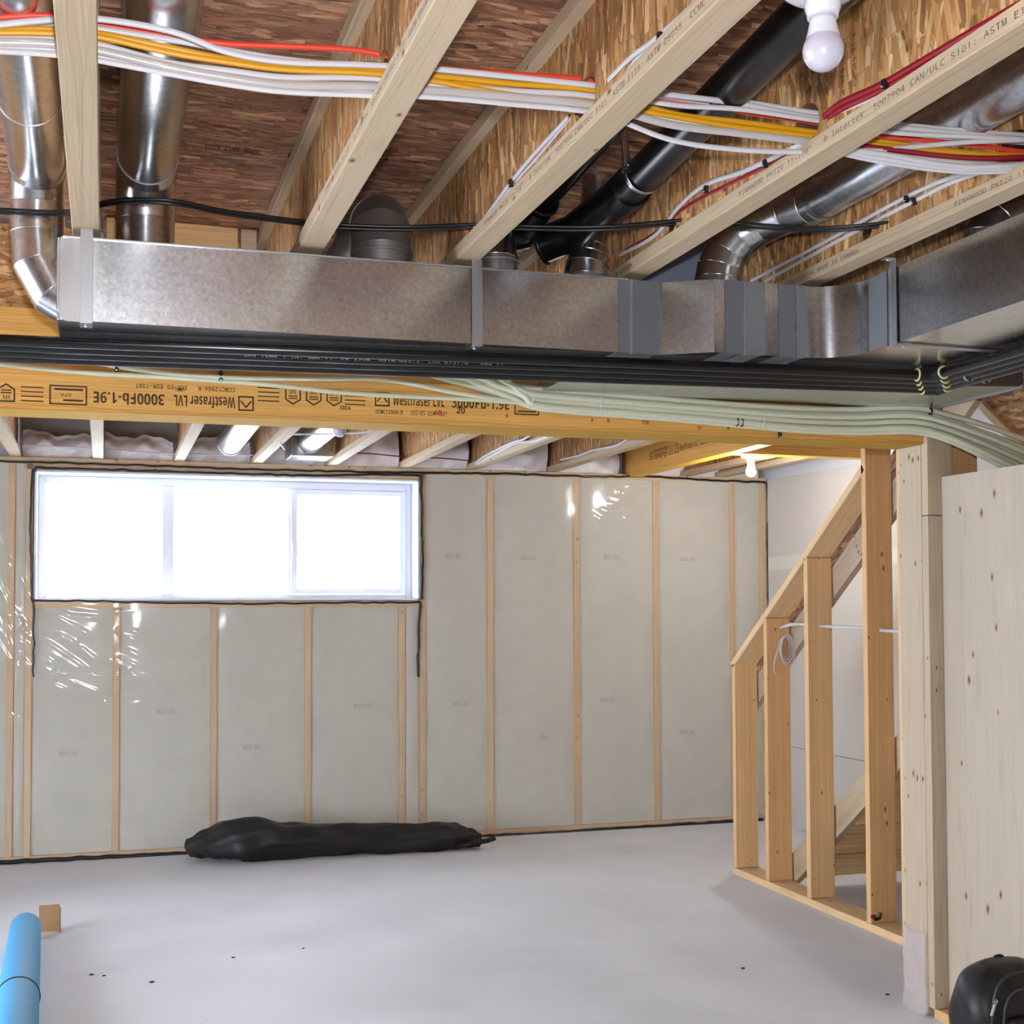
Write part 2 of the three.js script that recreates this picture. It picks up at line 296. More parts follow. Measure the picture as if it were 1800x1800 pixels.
{ // fibreglass batts between the studs, their faces bellied
  const code = (x, w, h) => { x.clearRect(0, 0, w, h); x.fillStyle = 'rgba(70,66,60,0.42)'; x.font = '38px sans-serif'; x.textBaseline = 'middle'; x.fillText('R22 24', 6, h / 2); };
  const pm = printMat(160, 48, code);
  const stamps = { 2: [1.15, 1.55], 5: [1.85], 6: [1.84], 8: [1.83], 12: [1.25, 0.75], 13: [0.74, 1.22], 14: [0.72] };
  const bays = []; for (let i = 0; i < fullStuds.length - 1; i++) if (fullStuds[i] !== -0.43) bays.push([fullStuds[i], fullStuds[i + 1], 2.399]);
  [-0.43, ...shortStuds].forEach((x, i, a) => bays.push([x, a[i + 1] ?? 2.004, WY[0] - 0.041]));
  bays.forEach(([a, b, top], n) => {
    const x0 = a + 0.02, x1 = b - 0.02, g = new THREE.PlaneGeometry(x1 - x0, top - 0.04, 10, 24); if (x1 - x0 < 0.04) return;
    g.translate((x0 + x1) / 2, (top + 0.04) / 2, 0);
    const p = g.attributes.position;
    for (let i = 0; i < p.count; i++) { const s = (p.getX(i) - x0) / (x1 - x0), t = (p.getY(i) - 0.04) / (top - 0.04); p.setZ(i, ZW - 0.016 + 0.012 * Math.sqrt(Math.max(0, Math.sin(Math.PI * s))) * Math.min(1, 12 * Math.min(t, 1 - t)) + 0.003 * Math.sin(9 * t + n) * Math.sin(5 * s + 2 * n)); }
    const back = plainBox(x0, x1, 0.04, top - 0.001, -8.54, ZW - 0.018);
    g.computeVertexNormals(); const front = uvm(g, 'y', rnd(), rnd()); front.computeVertexNormals();
    const bt = obj('insulation_batt', [front, back], MAT.batt, wallBack);
    const cx = (x0 + x1) / 2;
    if (x1 - x0 > 0.3) for (const y of (n % 2 ? [0.86, 1.84] : [1.83, 0.62])) if (y < top - 0.1) printPlane('printing', bt, V(cx - 0.075 + rr(-0.06, 0.06), y, ZW - 0.0025), V(1, 0, 0), V(0, 1, 0), 0.15, 0.045, pm);
  });
}
{ // window_1: white vinyl slider of three lights in a lined opening
  const w = struct('window_1', [board(WX[0], WX[0] + 0.014, WY[0], WY[1], -8.62, ZW + 0.004, 'y'), board(WX[1] - 0.014, WX[1], WY[0], WY[1], -8.62, ZW + 0.004, 'y'), board(WX[0], WX[1], WY[1] - 0.014, WY[1], -8.62, ZW + 0.004), board(WX[0], WX[1], WY[0], WY[0] + 0.014, -8.62, ZW + 0.004)], MAT.vinyl);
  const zf = [-8.66, -8.59], X0 = WX[0] + 0.014, X1 = WX[1] - 0.014, Y0 = WY[0] + 0.014, Y1 = WY[1] - 0.014;
  obj('window_frame', [board(X0, -0.35, Y0, Y1, ...zf, 'y', 0.005), board(1.93, X1, Y0, Y1, ...zf, 'y', 0.005), board(-0.35, 1.93, Y1 - 0.05, Y1, ...zf, 'x', 0.005), board(-0.35, 1.93, Y0, 1.607, ...zf, 'x', 0.005)], MAT.vinyl, w);
  obj('mullion', board(0.354, 0.424, 1.607, Y1 - 0.05, ...zf, 'y', 0.005), MAT.vinyl, w);
  obj('mullion', board(1.15, 1.17, 1.607, Y1 - 0.05, ...zf, 'y', 0.004), MAT.vinyl, w);
  const sash = obj('sliding_sash', [board(1.165, 1.206, 1.61, Y1 - 0.052, -8.625, -8.575, 'y', 0.005), board(1.89, 1.93, 1.61, Y1 - 0.052, -8.625, -8.575, 'y', 0.005), board(1.206, 1.89, Y1 - 0.085, Y1 - 0.052, -8.625, -8.575, 'x', 0.005), board(1.206, 1.89, 1.61, 1.645, -8.625, -8.575, 'x', 0.005)], MAT.vinyl, w);
  obj('pane', plainBox(-0.35, 0.354, 1.607, Y1 - 0.05, -8.628, -8.627), MAT.glass, w);
  obj('pane', plainBox(0.424, 1.15, 1.607, Y1 - 0.05, -8.628, -8.627), MAT.glass, w);
  obj('pane', plainBox(1.206, 1.89, 1.645, Y1 - 0.085, -8.606, -8.605), MAT.glass, sash);
  obj('latch', board(1.172, 1.19, 1.86, 1.95, -8.575, -8.56, 'y', 0.003), MAT.vinyl, w);
}
{ // snow outside, level with the sill
  const g = struct('ground_outside', [plainBox(-14, 16, 1.1, 1.3, -30, -8.77), plainBox(-24, -3.41, -0.3, -0.06, -8.76, 6)], std({ color: 0xf2f4f6, roughness: 0.9 }));
}

/* vapour barrier: one clear wrinkled sheet over the wall with a hole for the window */
{
  const folds = [];
  const F = (A, w, ...px) => { const p = []; for (let i = 0; i < px.length; i += 2) { const q = atZ(px[i], px[i + 1], ZW + 0.006); p.push([q.x, q.y]); } folds.push({ A, w, p, r: p.reduce((b, q) => [Math.min(b[0], q[0]), Math.max(b[1], q[0]), Math.min(b[2], q[1]), Math.max(b[3], q[1])], [9, -9, 9, -9]) }); };
  const Z7 = (...a) => a.map((v, i) => i % 2 ? 1050 + v / 7.2 : v / 7.2);
  for (const l of [[0, 50, 120, 270, 150, 310], [-60, 60, 130, 400, 260, 560, 390, 610], [-40, 350, 140, 660], [-60, 500, 60, 690, 150, 850], [180, 800, 280, 930], [200, 690, 400, 900], [480, 90, 700, 160, 900, 240, 1350, 265], [700, 70, 1000, 130, 1400, 180, 1700, 170], [640, 200, 1000, 400, 1150, 480], [720, 460, 960, 580], [460, 480, 640, 590, 1200, 970], [450, 560, 1080, 960], [470, 680, 820, 970], [440, 820, 680, 960], [980, 600, 1150, 740, 1450, 950], [1380, 780, 1500, 830, 1700, 950], [1450, 400, 1800, 440], [1480, 420, 1800, 590], [1560, 630, 1800, 770, 2100, 900], [1450, 720, 1900, 950], [640, 1090, 900, 1200], [820, 1030, 1400, 1260], [1300, 1330, 1500, 1345], [100, 1440, 180, 1520, 340, 1600], [250, 330, 380, 470], [280, 420, 400, 520], [230, 250, 300, 330]]) F(rr(0.0022, 0.0036), 0.0125, ...Z7(...l));
  F(0.004, 0.006, ...Z7(340, 1008, 700, 1000, 1400, 985, 2600, 975));
  F(0.003, 0.006, ...Z7(1560, 1338, 1800, 1338));
  const Z3 = (ox, oy, ...a) => a.map((v, i) => (i % 2 ? oy : ox) + v / 3);
  for (const l of [[1490, 1050, 1620, 1110], [1440, 1080, 1560, 1130], [1420, 1120, 1640, 1190], [1390, 1150, 1590, 1190], [1350, 1180, 1560, 1250], [1470, 1230, 1600, 1260], [1460, 1395, 1640, 1372], [1440, 1420, 1620, 1395], [1300, 1200, 1450, 1300]]) F(0.005, 0.0105, ...Z3(600, 500, ...l));
  for (let i = 0; i < 16; i++) { const u = rr(190, 360), v = rr(1330, 1470), L = rr(40, 110); F(rr(0.002, 0.0035), 0.012, u, v, u + L, v - L * rr(0.45, 0.8)); }
  for (let i = 0; i < 14; i++) { const u = rr(-30, 60), v = rr(860, 1060), L = rr(40, 110); F(rr(0.003, 0.005), 0.01, u, v, u + L * 0.45, v + L); }
  for (let i = 0; i < 12; i++) { const u = rr(760, 1300), v = rr(900, 1250), L = rr(20, 90), a = rr(-1, 1); F(rr(0.0012, 0.0025), 0.014, u, v, u + L * Math.cos(a), v + L * Math.sin(a)); }
  for (let i = 0; i < 20; i++) { const x = rr(-3, 4.4), y = rr(0.1, 2.3), L = rr(0.1, 0.4), a = rr(-1.2, 1.2); if (x > -0.6 && x < 4.5) continue; folds.push({ A: rr(0.003, 0.006), w: 0.01, p: [[x, y], [x + L * Math.cos(a), y + L * Math.sin(a)]], r: [x - 0.5, x + 0.5, y - 0.5, y + 0.5] }); }
  const studsAll = [...fullStuds];
  const height = (x, y) => {
    let h = 0.006, near = 9; for (const s of studsAll) near = Math.min(near, Math.abs(x - s)); if (y < WY[0]) for (const s of shortStuds) near = Math.min(near, Math.abs(x - s));
    h += 0.005 * (1 - Math.exp(-near * near / 0.006)) + 0.0016 * Math.sin(7 * x + 3 * y) * Math.sin(4.3 * y - 2 * x) + 0.0007 * Math.sin(23 * x - 11 * y) * Math.sin(17 * y + 3);
    for (const f of folds) {
      const m = 4 * f.w; if (x < f.r[0] - m || x > f.r[1] + m || y < f.r[2] - m || y > f.r[3] + m) continue;
      let best = 0;
      for (let i = 0; i < f.p.length - 1; i++) {
        const [ax, ay] = f.p[i], [bx, by] = f.p[i + 1], dx = bx - ax, dy = by - ay, L2 = dx * dx + dy * dy; const t = Math.max(0, Math.min(1, ((x - ax) * dx + (y - ay) * dy) / L2));
        const d2 = (x - ax - t * dx) ** 2 + (y - ay - t * dy) ** 2, T = (i + t) / (f.p.length - 1); best = Math.max(best, Math.exp(-d2 / (f.w * f.w)) * Math.min(1, 5 * Math.min(T, 1 - T) + 0.12));
      }
      h += f.A * best;
    }
    return h;
  };
  const steps = (...q) => { const o = [q[0]]; for (let i = 1; i < q.length; i += 2) { const a = o[o.length - 1], n = Math.round((q[i + 1] - a) / q[i]); for (let j = 1; j <= n; j++) o.push(a + (q[i + 1] - a) * j / n); } return o; };
  const xs = steps(-3.2, 0.03, -0.75, 0.008, 1.45, 0.02, 2.9, 0.008, 3.9, 0.02, 4.53), ys = steps(0.012, 0.022, 0.85, 0.008, 1.6, 0.014, 2.43), nx = xs.length - 1, ny = ys.length - 1, pos = new Float32Array((nx + 1) * (ny + 1) * 3), uv = new Float32Array((nx + 1) * (ny + 1) * 2), idx = [];
  for (let j = 0; j <= ny; j++) for (let i = 0; i <= nx; i++) { const k = j * (nx + 1) + i; pos.set([xs[i], ys[j], ZW + height(xs[i], ys[j])], k * 3); uv.set([xs[i], ys[j]], k * 2); }
  for (let j = 0; j < ny; j++) for (let i = 0; i < nx; i++) {
    const x = (xs[i] + xs[i + 1]) / 2, y = (ys[j] + ys[j + 1]) / 2; if (x > WX[0] - 0.01 && x < WX[1] + 0.01 && y > WY[0] - 0.012 && y < WY[1] + 0.012) continue;
    const a = j * (nx + 1) + i, b = a + nx + 1; idx.push(a, a + 1, b + 1, a, b + 1, b);
  }
  const g = new THREE.BufferGeometry(); g.setAttribute('position', new THREE.BufferAttribute(pos, 3)); g.setAttribute('uv', new THREE.BufferAttribute(uv, 2)); g.setIndex(idx); g.computeVertexNormals();
  const t = thing('vapour_barrier', 'clear wrinkled plastic sheet stretched over the insulated stud wall around the window', 'plastic sheet');
  obj('plastic_film', g, MAT.poly, t);
  // beads of black acoustic sealant showing at the sheet's edges
  const bead = (r, pts, k = 1) => { const P = []; for (let i = 0; i < pts.length; i += 2) { const a = pts[i], b = pts[i + 1]; P.push(V(a, b, ZW + 0.012)); } const Q = []; for (let i = 0; i < P.length - 1; i++) { const n = Math.max(2, Math.round(P[i].distanceTo(P[i + 1]) / 0.05)); for (let j = 0; j < n; j++) Q.push(P[i].clone().lerp(P[i + 1], j / n).add(V(rr(-1, 1) * 0.0035 * k, rr(-1, 1) * 0.0035 * k, rr(-0.002, 0.002)))); } Q.push(P[P.length - 1]); return sweep(Q, r, { radial: 7, flat: 0.8 }); };
  const px = (...a) => { const o = []; for (let i = 0; i < a.length; i += 2) { const q = atZ(a[i], a[i + 1], ZW + 0.012); o.push(q.x, q.y); } return o; };
  obj('sealant_bead', bead(0.0085, px(-60, 809, 60, 812, 250, 818, 400, 824, 560, 828, 735, 831)), MAT.sealant, t);
  obj('sealant_bead', bead(0.010, px(735, 831, 900, 833, 1050, 838, 1160, 838, 1240, 844, 1345, 848)), MAT.sealant, t);
  obj('sealant_bead', bead(0.010, px(56, 826, 65, 822, 200, 826, 420, 833, 540, 836, 640, 834, 738, 836)), MAT.sealant, t);
  obj('sealant_bead', bead(0.0085, px(58, 824, 54, 900, 55, 980, 56, 1054)), MAT.sealant, t);
  obj('sealant_bead', bead(0.0085, px(56, 1056, 150, 1056, 300, 1060, 420, 1061, 560, 1060, 738, 1058)), MAT.sealant, t);
  obj('sealant_bead', bead(0.012, px(740, 834, 741, 900, 742, 980, 741, 1054)), MAT.sealant, t);
  obj('sealant_bead', bead(0.009, px(738, 1058, 736, 1100, 735, 1140, 735, 1190)), MAT.sealant, t);
  obj('sealant_bead', bead(0.006, px(59, 1058, 59, 1190), 1.6), MAT.sealant, t);
  obj('sealant_bead', bead(0.010, px(1348, 848, 1351, 900, 1350, 960, 1352, 1060, 1352, 1200, 1353, 1440)), MAT.sealant, t);
  obj('sealant_bead', bead(0.017, px(-60, 1520, 60, 1512, 250, 1504, 470, 1492, 700, 1480, 900, 1468, 1100, 1456, 1340, 1441)), MAT.sealant, t);
}

/* ---------- joists on the beam ---------- */
const joistPrint1 = printMat(2048, 30, (x, w, h) => { x.clearRect(0, 0, w, h); x.fillStyle = 'rgba(30,24,22,0.72)'; x.font = '25px monospace'; x.textBaseline = 'middle'; x.fillText('PINKWOOD PKI20 11-7/8"   \u00AE Intertek  5007904 CAN/ULC S101: ASTM E119: ASTM D5055  CCMC 13413-R', 4, h / 2, w - 8); });
const joistPrint2 = printMat(1024, 30, (x, w, h) => { x.clearRect(0, 0, w, h); x.fillStyle = 'rgba(30,24,22,0.72)'; x.font = '25px monospace'; x.textBaseline = 'middle'; x.fillText('ACOT-R UES ER-431: 2426CD21SE3146 MADE IN CANADA', 4, h / 2, w - 8); });
function joist(xr, z0, z1, label, group, holes = []) {
  const t = thing('i_joist', label, 'joist', [xr - 0.03175, JB, z1], group), x0 = xr - 0.0635, m = /knotty/.test(label) ? MAT.knotty : pick(MAT.spf);
  obj('bottom_flange', board(x0, xr, JB, JB + 0.038, z0, z1, 'z', 0.0025), m, t);
  obj('top_flange', board(x0, xr, JT - 0.038, JT - 0.0015, z0, z1, 'z', 0.0025), pick(MAT.spf), t);
  const s = new THREE.Shape([[z0, JB + 0.036], [z1, JB + 0.036], [z1, JT - 0.036], [z0, JT - 0.036]].map(p => new THREE.Vector2(-p[0], p[1])));
  for (const [hz, hy, a, b] of holes) { const h = new THREE.Path(); h.absellipse(-hz, hy, a, b, 0, 6.2832, true); s.holes.push(h); }
  const g = new THREE.ExtrudeGeometry(s, { depth: 0.0095, bevelEnabled: false, curveSegments: 10 });
  g.applyMatrix4(new THREE.Matrix4().makeBasis(V(0, 0, -1), V(0, 1, 0), V(1, 0, 0)).setPosition(xr - 0.0365, 0, 0));
  obj('web', uvm(g, 'y', rnd() * 3, rnd() * 3), MAT.osbWeb, t);
  return t;
}
const HB = [-2.40, 2.528, 0.06, 0.046], hw = z => [z, 2.51, 0.03, 0.022];
const near = [
  [-0.016, 'wood I-joist running straight overhead between the two shiny round ducts', [HB, hw(-3.43)]],
  [0.531, 'knotty wood I-joist right of the larger shiny round duct', [HB, hw(-3.39)]],
  [0.94, 'printed wood I-joist on the left of the black drain pipe and the unlit bulb', [HB, hw(-3.27)]],
  [1.43, 'printed wood I-joist right of the unlit bulb, with dark red cables clipped along it', [HB, hw(-3.08)]],
  [1.945, 'printed wood I-joist right of the diagonal shiny round duct', [HB, hw(-2.98)]],
  [2.43, 'wood I-joist above the duct run at the right edge', [HB]],
];
const J = near.map(([x, l, h]) => joist(x, -4.36, 3.6, l, 'near I-joists', h));
J.forEach((j, i) => { delete j.userData.group; });
const far = [
  [-0.481, 'far wood I-joist beyond the beam, cut by the left photo edge'], [-0.007, 'far wood I-joist seen end-on above the left pane of the window'], [0.475, 'far wood I-joist left of the far round duct, above the window'],
  [0.953, 'far wood I-joist between the two far round ducts above the window'], [1.428, 'far wood I-joist right of the far hanging bulb above the window'], [1.908, 'far wood I-joist ending above the right end of the window'], [2.375, 'far wood I-joist carrying the loose white cable loops'], [2.94, 'far wood I-joist next to the yellow trimmer beam'],
].map(([x, l]) => joist(x, -8.52, -4.385, l));
{
  const P = (jt, x, z, w, mat, y = JB + 0.009, h = 0.019) => printPlane('printing', jt, V(x - 0.0635, y, z), V(0, 0, 1), V(0, 1, 0), w, h, mat);
  const zt = (u, v, x) => atX(u, v, x).z;
  const x3 = 0.94 - 0.0635, x4 = 1.43 - 0.0635, x5 = 1.945 - 0.0635;
  const a4 = zt(1297, 340, x4), b4 = zt(1840, -10, x4), a3 = zt(850, 395, x3), a5 = zt(1630, 385, x5);
  P(J[3], 1.43, a4, 2.0, joistPrint1); P(J[2], 0.94, a3, 1.95, joistPrint1); P(J[3], 1.43, zt(1190, 415, x4) - 1.0, 1.0, joistPrint2); P(J[4], 1.945, a5 - 1.02, 1.02, joistPrint2); P(J[4], 1.945, a5 + 0.1, 2.0, joistPrint1);
  P(J[1], 0.531, -2.9, 1.95, joistPrint1);
}

{ // grey stamps on the strand board overhead
  const pm = printMat(512, 64, (x, w, h) => { x.clearRect(0, 0, w, h); x.fillStyle = x.strokeStyle = 'rgba(30,26,30,0.8)'; x.lineWidth = 4; x.beginPath(); x.moveTo(6, 58); x.lineTo(30, 8); x.lineTo(54, 58); x.closePath(); x.fill(); for (const a of [150, 226, 302]) { x.strokeRect(a, 10, 50, 44); x.font = 'bold 20px sans-serif'; x.fillText('TECO', a + 3, 28, 44); x.fillRect(a + 8, 36, 34, 4); x.fillRect(a + 8, 45, 34, 3); } x.font = '24px monospace'; x.fillText('24 oc', 376, 40); x.fillRect(474, 6, 8, 52); x.fillRect(488, 6, 8, 52); });
  const c = scene.getObjectByName('ceiling');
  const pl = (u, v, w) => { const q = atY(u, v, JT), g = new THREE.PlaneGeometry(w, w / 8); g.rotateX(Math.PI / 2); g.translate(q.x, JT - 0.0006, q.z); const m = obj('printing', g, pm, c); m.castShadow = false; };
  pl(410, 262, 0.34); pl(735, 285, 0.2);
  const pw = printMat(256, 40, (x, w, h) => { x.clearRect(0, 0, w, h); x.fillStyle = 'rgba(30,26,24,0.6)'; x.font = 'bold 30px monospace'; x.textBaseline = 'middle'; x.fillText('PW 3F9 E1 K', 4, h / 2, w - 8); });
  const a = atX(1488, 176, 1.393); printPlane('printing', J[3], V(1.3935, a.y, a.z), V(0, 1, 0), V(0, 0, -1), 0.16, 0.025, pw);
  const b = atX(1508, 150, 1.393); printPlane('printing', J[3], V(1.3935, b.y, b.z), V(0, 1, 0), V(0, 0, -1), 0.14, 0.022, pw);
}

/* ---------- beams ---------- */
const stampDraw = (seq) => (x, w, h) => {
  x.clearRect(0, 0, w, h); x.fillStyle = x.strokeStyle = 'rgba(36,25,10,0.82)'; x.lineWidth = 5;
  const shield = (px) => { x.save(); x.translate(px, 18); x.beginPath(); x.moveTo(0, 0); x.lineTo(50, 0); x.lineTo(50, 40); x.lineTo(25, 56); x.lineTo(0, 40); x.closePath(); x.stroke(); x.font = 'bold 17px sans-serif'; x.fillText('SFI', 11, 20); x.fillRect(9, 26, 32, 4); x.fillRect(9, 34, 32, 4); x.restore(); };
  const lines = (px, n) => { for (let i = 0; i < 4; i++) x.fillRect(px, 20 + i * 15, n, 4); };
  const logo = (px) => { x.strokeRect(px, 20, 48, 46); x.beginPath(); x.moveTo(px + 6, 52); x.lineTo(px + 24, 30); x.lineTo(px + 42, 52); x.stroke(); };
  for (const [kind, px, n, str] of seq) {
    x.textBaseline = 'alphabetic';
    if (kind === 'shield') shield(px); else if (kind === 'lines') lines(px, n); else if (kind === 'logo') logo(px);
    else if (kind === 'text') { x.textBaseline = 'middle'; x.font = 'bold 52px sans-serif'; x.fillText(str, px, 44, n); }
    else if (kind === 'small') { x.textBaseline = 'middle'; x.font = 'bold 19px monospace'; x.fillText(str, px, 88, n); }
    else { x.strokeRect(px, 16, n, 60); x.fillRect(px + 10, 26, n * 0.55, 6); x.fillRect(px + 10, 62, n * 0.8, 6); x.font = '20px sans-serif'; x.fillText('APA', px + n * 0.4, 54); }
  }
};
const stampUp = printMat(1024, 104, stampDraw([['lines', 0, 74], ['shield', 96], ['shield', 168], ['shield', 240], ['lines', 302, 74], ['logo', 412], ['text', 474, 190, 'Westfraser LVL'], ['text', 690, 220, '3000Fb-1.9E'], ['small', 412, 262, 'CCMC12904-R   ICC-ES ESR-1387'], ['block', 930, 90]]));
const stampDown = printMat(1024, 104, stampDraw([['logo', 4], ['text', 64, 206, 'Westfraser LVL'], ['text', 298, 232, '3000Fb-1.9E'], ['small', 64, 330, 'CCMC12904-R   ICC-ES ESR-1387'], ['block', 550, 114], ['lines', 684, 70], ['shield', 774], ['shield', 838], ['shield', 902]]));
const stamp = printMat(1024, 104, stampDraw([['lines', 10, 70], ['shield', 100], ['shield', 165], ['shield', 230], ['lines', 300, 70], ['logo', 400], ['text', 462, 250, 'Westfraser LVL'], ['text', 740, 230, '3000Fb-1.9E']]));

{
  const t = thing('support_beam', 'long yellow laminated wood beam with printed stamps crossing the whole room below the joists', 'beam', [0, 2.128, -4.29]);
  for (let i = 0; i < 4; i++) obj('ply', board(-3.25, 2.93, 2.128, JB, -4.2 - 0.0445 * (i + 1), -4.2 - 0.0445 * i - 0.0003, 'x', 0.001), MAT.lvl, t);
  obj('edge_sealer', board(-3.25, 2.93, 2.1272, 2.1284, -4.378, -4.2002, 'x', 0.0003), MAT.lvlEdge, t);
  const s1 = atZ(447, 678, -4.2), s2 = atZ(453, 720, -4.2);
  printPlane('printing', t, V(s1.x, s1.y - 0.002, -4.2), V(-1, 0, 0), V(0, -1, 0), 0.946, 0.096, stampDown);
  printPlane('printing', t, V(s2.x, 2.15, -4.2), V(1, 0, 0), V(0, 1, 0), 0.946, 0.096, stampUp);
  const mark = (u, v, str, col, hgt, font = 'sans-serif') => { const m = printMat(str.length * 40 + 8, 64, (x, w, h) => { x.clearRect(0, 0, w, h); x.fillStyle = col; x.font = 'bold 54px ' + font; x.textBaseline = 'middle'; x.fillText(str, 2, h / 2, w - 4); }); const q = atZ(u, v, -4.2); printPlane('handwriting', t, V(q.x, q.y, -4.1993), V(1, 0, 0), V(0, 1, 0), hgt * (str.length * 40 + 8) / 64, hgt, m); };
  mark(801, 730, '20', 'rgba(50,34,20,0.85)', 0.034); mark(762, 732, 'AB', 'rgba(200,40,20,0.8)', 0.026); mark(888, 736, '4\u2193', 'rgba(200,40,20,0.8)', 0.022); mark(1038, 746, 'r', 'rgba(150,30,20,0.8)', 0.03); mark(1066, 745, 'B', 'rgba(170,40,20,0.8)', 0.022); mark(1128, 748, 'TIE', 'rgba(170,40,20,0.8)', 0.022); mark(1225, 757, 'SP', 'rgba(190,40,20,0.8)', 0.02); mark(597, 722, 'SIEA', 'rgba(30,30,30,0.8)', 0.02);
}
{
  const t = thing('trimmer_beam', 'yellow laminated trimmer beam with rows of printed marks, running from far wall to main beam', 'beam', [3.5, 2.42, -6.4]);
  obj('ply', board(3.47, 3.515, 2.42, JT - 0.001, -8.52, -4.39, 'z'), MAT.lvl, t); obj('ply', board(3.516, 3.56, 2.42, JT - 0.001, -8.52, -4.39, 'z'), MAT.lvl, t);
  obj('edge_sealer', board(3.47, 3.56, 2.4192, 2.4203, -8.52, -4.39, 'z', 0.0003), std({ color: 0xe0b020, roughness: 0.5 }), t);
  printPlane('printing', t, V(3.47, 2.46, -8.05), V(0, 0, 1), V(0, 1, 0), 1.1, 0.11, stamp);
  printPlane('printing', t, V(3.47, 2.56, -6.75), V(0, 0, 1), V(0, 1, 0), 1.1, 0.11, stamp);
  const h = thing('header_beam', 'brown laminated header beam across the top of the stair opening', 'beam', [4.05, 2.43, -7.05]);
  obj('ply', board(3.562, 4.53, 2.43, JT - 0.001, -7.05, -7.005, 'x'), MAT.lvl, h); obj('ply', board(3.562, 4.53, 2.43, JT - 0.001, -7.095, -7.051, 'x'), MAT.lvl, h);
  obj('edge_sealer', board(3.562, 4.53, 2.4292, 2.4303, -7.095, -7.005, 'x', 0.0003), std({ color: 0xe0b020, roughness: 0.5 }), h);
  for (const [x, l] of [[3.95, 'short joist left of the lit bulb, between far wall and header beam'], [4.22, 'short joist right of the lit bulb, beside the drywall']]) joist(x, -8.52, -7.1, l);
}

/* blocking on top of the beam, between the joists */
{
  const blk = (x0, x1, y0, y1, m, label) => { const o = obj('blocking_board', board(x0, x1, y0, y1, -4.245, -4.206, 'x'), m); return tag(o, label, 'lumber'); };
  const ob = obj('strand_board', board(-0.56, -0.08, JB + 0.002, JT - 0.042, -4.24, -4.22, 'x'), MAT.osbWeb); tag(ob, 'brown strand board panel standing on the beam at the left photo edge', 'panel');
  blk(0.0, 0.37, 2.44, 2.54, MAT.stud[0], 'lowest short board stacked on the beam behind the big round duct');
  blk(0.0, 0.405, 2.542, 2.64, MAT.stud[1], 'middle short board stacked on the beam behind the big round duct');
  blk(0.0, 0.40, 2.642, JT - 0.002, MAT.stud[2], 'top short board stacked on the beam just under the strand board ceiling');
  blk(0.41, 0.46, 2.44, JT - 0.002, MAT.spf[0], 'short upright block on the beam left of the knotty joist');
  const b = obj('insulation_board', board(1.435, 1.875, JB + 0.03, JT - 0.04, -3.78, -3.75, 'x'), MAT.blueBoard); tag(b, 'smooth slate blue board closing the joist bay left of the diagonal round duct', 'panel');
}

